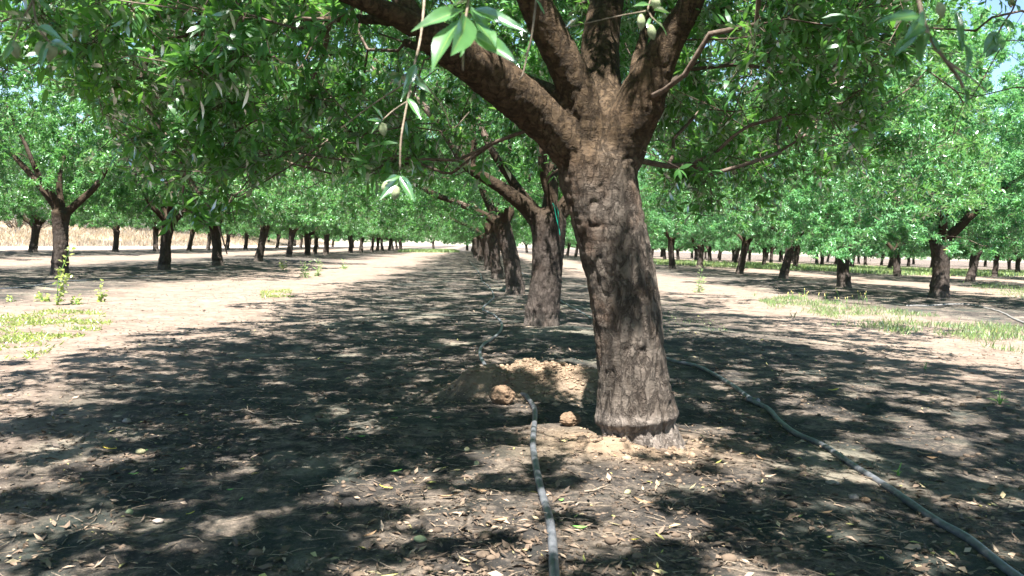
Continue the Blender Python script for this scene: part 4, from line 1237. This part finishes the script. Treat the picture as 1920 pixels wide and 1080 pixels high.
def fallen_leaf(px, py, lpx, ang, mat, label, curl=.3, wf=.3):
    x, y = gp(px, py); L_ = lpx * y / F
    a = math.radians(ang)
    n_ = 8; V = []; sd = g.uniform(0, 6)
    for i in range(n_):
        t_ = i / (n_ - 1); w_ = wf * L_ * math.sin(math.pi * min(1, t_ * 1.0)) ** .8 * .5 + 1e-4
        for sg in (-1, -.4, .4, 1):
            V.append(((t_ - .5) * L_, sg * w_, .008 + curl * L_ * (abs(t_ - .5) ** 2 * 1.2 + .14 * sg * sg + .06 * math.sin(6 * t_ + sg * 2 + sd))))
    Q_ = [(i * 4 + j, i * 4 + j + 1, i * 4 + j + 5, i * 4 + j + 4) for i in range(n_ - 1) for j in range(3)]
    o = obj("fallen_leaf", mesh_np("fallen_leaf", np.array(V), [np.array(Q_)], True), M[mat])
    o.location = (x, y, H1(x, y) + .002); o.rotation_euler = (g.uniform(-.2, .3), g.uniform(-.2, .2), a)
    tag(o, label, "leaf", None)
for a in [(205, 832, 26, 5, 'leaf_yellow', "pale yellow leaf in the shade at left, left of the olive almond hull"),
          (272, 833, 10, 40, 'leaf_fallen', "tiny green leaf touching the olive almond hull"),
          (340, 874, 14, 60, 'leaf_yellow', "small yellow leaf on the left ground, curled"),
          (250, 876, 18, 35, 'leaf_fallen', "bright green leaf left of the small curled yellow leaf"),
          (432, 912, 14, 10, 'leaf_fallen', "bright green leaf at lower left centre, upper of two"),
          (453, 928, 16, 80, 'leaf_fallen', "bright green leaf at lower left centre, lower of two"),
          (357, 952, 20, 60, 'leaf_yellow', "yellow green leaf at lower left, right of the green almond"),
          (742, 892, 26, 25, 'leaf_fallen', "green leaf lying left of the hose below the heap"),
          (655, 829, 20, -20, 'leaf_fallen', "green leaf in the shade left of the heap, left of a pair"),
          (676, 826, 18, 40, 'leaf_fallen', "green leaf in the shade left of the heap, right of a pair"),
          (818, 791, 16, 0, 'leaf_fallen', "teal green leaf in front of the soil heap"),
          (722, 922, 26, 0, 'leaf_yellow', "pale green leaf lower down left of the hose"),
          (840, 947, 40, -5, 'leaf_dead', "long tan dead leaf left of the hose, left of a pair"),
          (936, 998, 34, 25, 'leaf_dead', "tan dead leaf just left of the hose near the bottom"),
          (895, 936, 34, 0, 'leaf_dead', "brown dead leaf left of the hose, right of a pair"),
          (695, 1022, 32, 40, 'leaf_dead', "pale dead leaf left of the large fallen almond"),
          (1084, 1018, 34, 10, 'leaf_fallen', "vivid green leaf right of the hose near the bottom"),
          (1050, 962, 18, 50, 'leaf_fallen', "grey green leaf right of the hose"),
          (1204, 971, 38, -10, 'leaf_dead', "orange brown curled leaf below the nearest trunk"),
          (1424, 872, 24, -60, 'leaf_dead', "pale crumpled leaf standing up right of the nearest trunk"),
          (1545, 988, 30, 5, 'leaf_dead', "tan dead leaf under the right hose near its middle"),
          (1455, 988, 26, -20, 'leaf_dead', "reddish dead leaf at lower right below the hose"),
          (1495, 999, 20, 5, 'leaf_fallen', "green leaf at lower right below the hose"),
          (1562, 744, 22, 10, 'leaf_yellow', "yellow leaf curled on the dark soil right of the nearest trunk"),
          (1572, 752, 16, 50, 'leaf_dead', "brown leaf touching the curled yellow leaf on the right"),
          (1732, 852, 30, 5, 'leaf_dead', "crumpled tan leaf in the bluish shade on the right, left of a pair"),
          (1750, 858, 26, -60, 'leaf_dead', "crumpled tan leaf in the bluish shade on the right, right of a pair"),
          (1733, 741, 12, 0, 'leaf_fallen', "small green leaf in the right shade"),
          (1355, 1000, 26, 170, 'leaf_dead', "brown leaf in the lower right dapple"),
          (1320, 832, 20, 20, 'leaf_fallen', "green leaf on the sunlit soil right of the nearest trunk"),
          (740, 790, 14, 20, 'leaf_fallen', "small green leaf in the shade in front of the heap at left"),
          (1005, 788, 14, 70, 'leaf_fallen', "small green leaf touching the hose at its bend"),
          (1190, 1043, 22, 0, 'leaf_yellow', "yellow leaf at the bottom right of the hose")]:
    fallen_leaf(*a)

def stick(rows, r, label, lift=.012, side=()):
    P = np.array([gp(*p) for p in rows]); C = catmull(P, .02)
    gg = Geo(); z = height(C[:, 0], C[:, 1]) + lift
    P3 = np.column_stack([C, z]) + g.normal(size=(len(C), 3)) * .0015
    gg.tube(P3, np.linspace(r, r * .4, len(C)), 6)
    for k in side:
        i = int(k * (len(P3) - 1)); e = P3[i] + np.array([g.uniform(-.06, .06), g.uniform(-.08, .08), .02]); gg.tube([P3[i], (P3[i] + e) / 2 + [0, 0, .004], e], [r * .5, r * .4, r * .25], 5)
    tag(obj("fallen_twig", gg.mesh("fallen_twig"), M['twig_close']), label, "twig")
stick([(415, 762), (440, 764), (470, 768), (500, 771), (530, 771)], .006, "pale fallen twig lying across the shaded ground at left centre", side=(.2, .5, .7))
stick([(1095, 948), (1120, 945), (1145, 937)], .005, "dark fallen twig right of the hose, below the nearest trunk", side=(.5,))
stick([(1040, 968), (1080, 965), (1130, 966)], .004, "thin fallen twig close to the hose on its right")
stick([(540, 778), (555, 786), (568, 790)], .004, "short twig right of the pale fallen twig at left centre")
stick([(1000, 985), (1040, 1002), (1110, 1005)], .003, "thin pale twig crossing just behind the hose near the bottom")
stick([(30, 775), (55, 768), (80, 762)], .005, "twig in the shade at the left edge", side=(.4,))

# ------------------------------------------------------------------ litter and crumbs: nobody could count these
def scatter(n, rmax, power=1.0, amax=36):
    r = 1.9 * (rmax / 1.9) ** g.uniform(size=n); a = np.radians(g.uniform(-amax, amax, n))
    return r * np.sin(a), r * np.cos(a)
X, Y = scatter(52000, 26)
k = noise2(X / .35, Y / .35, 44) + .8 * noise2(X / 1.1, Y / 1.1, 45) > g.uniform(-.9, .9, len(X))
X, Y = X[k], Y[k]; n = len(X)
az = g.uniform(0, 6.28, n)
D = unit(np.stack([np.cos(az), np.sin(az), g.uniform(-.12, .25, n)], -1)); Nn = unit(np.stack([g.normal(size=n) * .35, g.normal(size=n) * .35, np.ones(n)], -1))
L_ = .008 + .050 * g.uniform(size=n) ** 2.6; W_ = L_ * g.uniform(.2, .42, n)
V, Q, T = leaf_verts(np.stack([X, Y, height(X, Y) + .003 + .004 * g.uniform(size=n)], -1), D, Nn, L_, W_, False, g.uniform(-.35, .3, n))
lv = g.uniform(0, 1, n)
tag(obj("leaf_litter", mesh_np("leaf_litter", V, [Q, T], False, {"lv": ('FACE', np.concatenate([lv, lv]))}), M['litter']), "brown and tan dry leaf litter strewn over the orchard floor", "leaf litter", None, "stuff")

bm = bmesh.new(); bmesh.ops.create_icosphere(bm, subdivisions=2, radius=1)
IV = np.array([v.co for v in bm.verts]); IF = np.array([[v.index for v in f.verts] for f in bm.faces]); bm.free()
X, Y = scatter(13000, 11)
k = noise2(X / .6, Y / .6, 61) + .5 * noise2(X / .2, Y / .2, 62) > g.uniform(-.4, .9, len(X)); X, Y = X[k], Y[k]
aa = g.uniform(0, 6.28, 2600); rr = np.abs(g.normal(size=2600))
nsoil = len(X)
X = np.concatenate([X, PILE[0] + .05 + .40 * rr * np.cos(aa), MAIN[0] + .30 * rr[:600] * np.cos(aa[:600])]); Y = np.concatenate([Y, PILE[1] + .12 + .28 * rr * np.sin(aa), MAIN[1] - .1 + .3 * rr[:600] * np.sin(aa[:600])])
n = len(X)
sz = np.exp(g.normal(size=n) * .6) * .0042; sz = np.minimum(sz, .020)
dis = 1 + .35 * (g.uniform(size=(n, len(IV))) - .5)
V = IV[None] * dis[..., None] * (sz[:, None, None] * np.stack([g.uniform(.8, 1.4, n), g.uniform(.8, 1.4, n), g.uniform(.5, .9, n)], -1)[:, None, :])
V = V + np.stack([X, Y, height(X, Y) + sz * .25], -1)[:, None, :]
Fc = (IF[None] + (np.arange(n) * len(IV))[:, None, None]).reshape(-1, 3)
nf_ = len(IF) * nsoil
tag(obj("heap_crumbs", mesh_np("heap_crumbs", V[nsoil:].reshape(-1, 3), [Fc[nf_:] - nsoil * len(IV)], False), simple("heap_crumb", (.17, .12, .083), (.29, .215, .15), 12, .95, .5, .1)), "pale crumbs of dug soil on the heap and around the nearest trunk", "soil crumbs", None, "stuff")
V = V[:nsoil]; Fc = Fc[:nf_]
tag(obj("soil_crumbs", mesh_np("soil_crumbs", V.reshape(-1, 3), [Fc], False), simple("soil_crumb", (.06, .046, .036), (.18, .135, .10), 9, .95, .5, .1)), "crumbs and clods of soil scattered under the trees", "soil crumbs", None, "stuff")

# twiglets in the litter
X, Y = scatter(1700, 12); tw = Geo()
for x_, y_ in zip(X, Y):
    a_ = g.uniform(0, 6.28); l_ = g.uniform(.03, .13); z_ = H1(x_, y_) + .004
    d_ = np.array([math.cos(a_), math.sin(a_), 0]); n_ = np.array([-d_[1], d_[0], 0])
    tw.tube([np.array([x_, y_, z_]), np.array([x_, y_, z_ + .004]) + d_ * l_ * .5 + n_ * l_ * g.uniform(-.15, .15), np.array([x_, y_, z_ + .002]) + d_ * l_], [.0018, .0015, .0008], 4, cap=False)
tag(obj("twig_litter", tw.mesh("twig_litter"), M['twig_close']), "thin broken twigs scattered in the litter under the trees", "twig litter", None, "stuff")
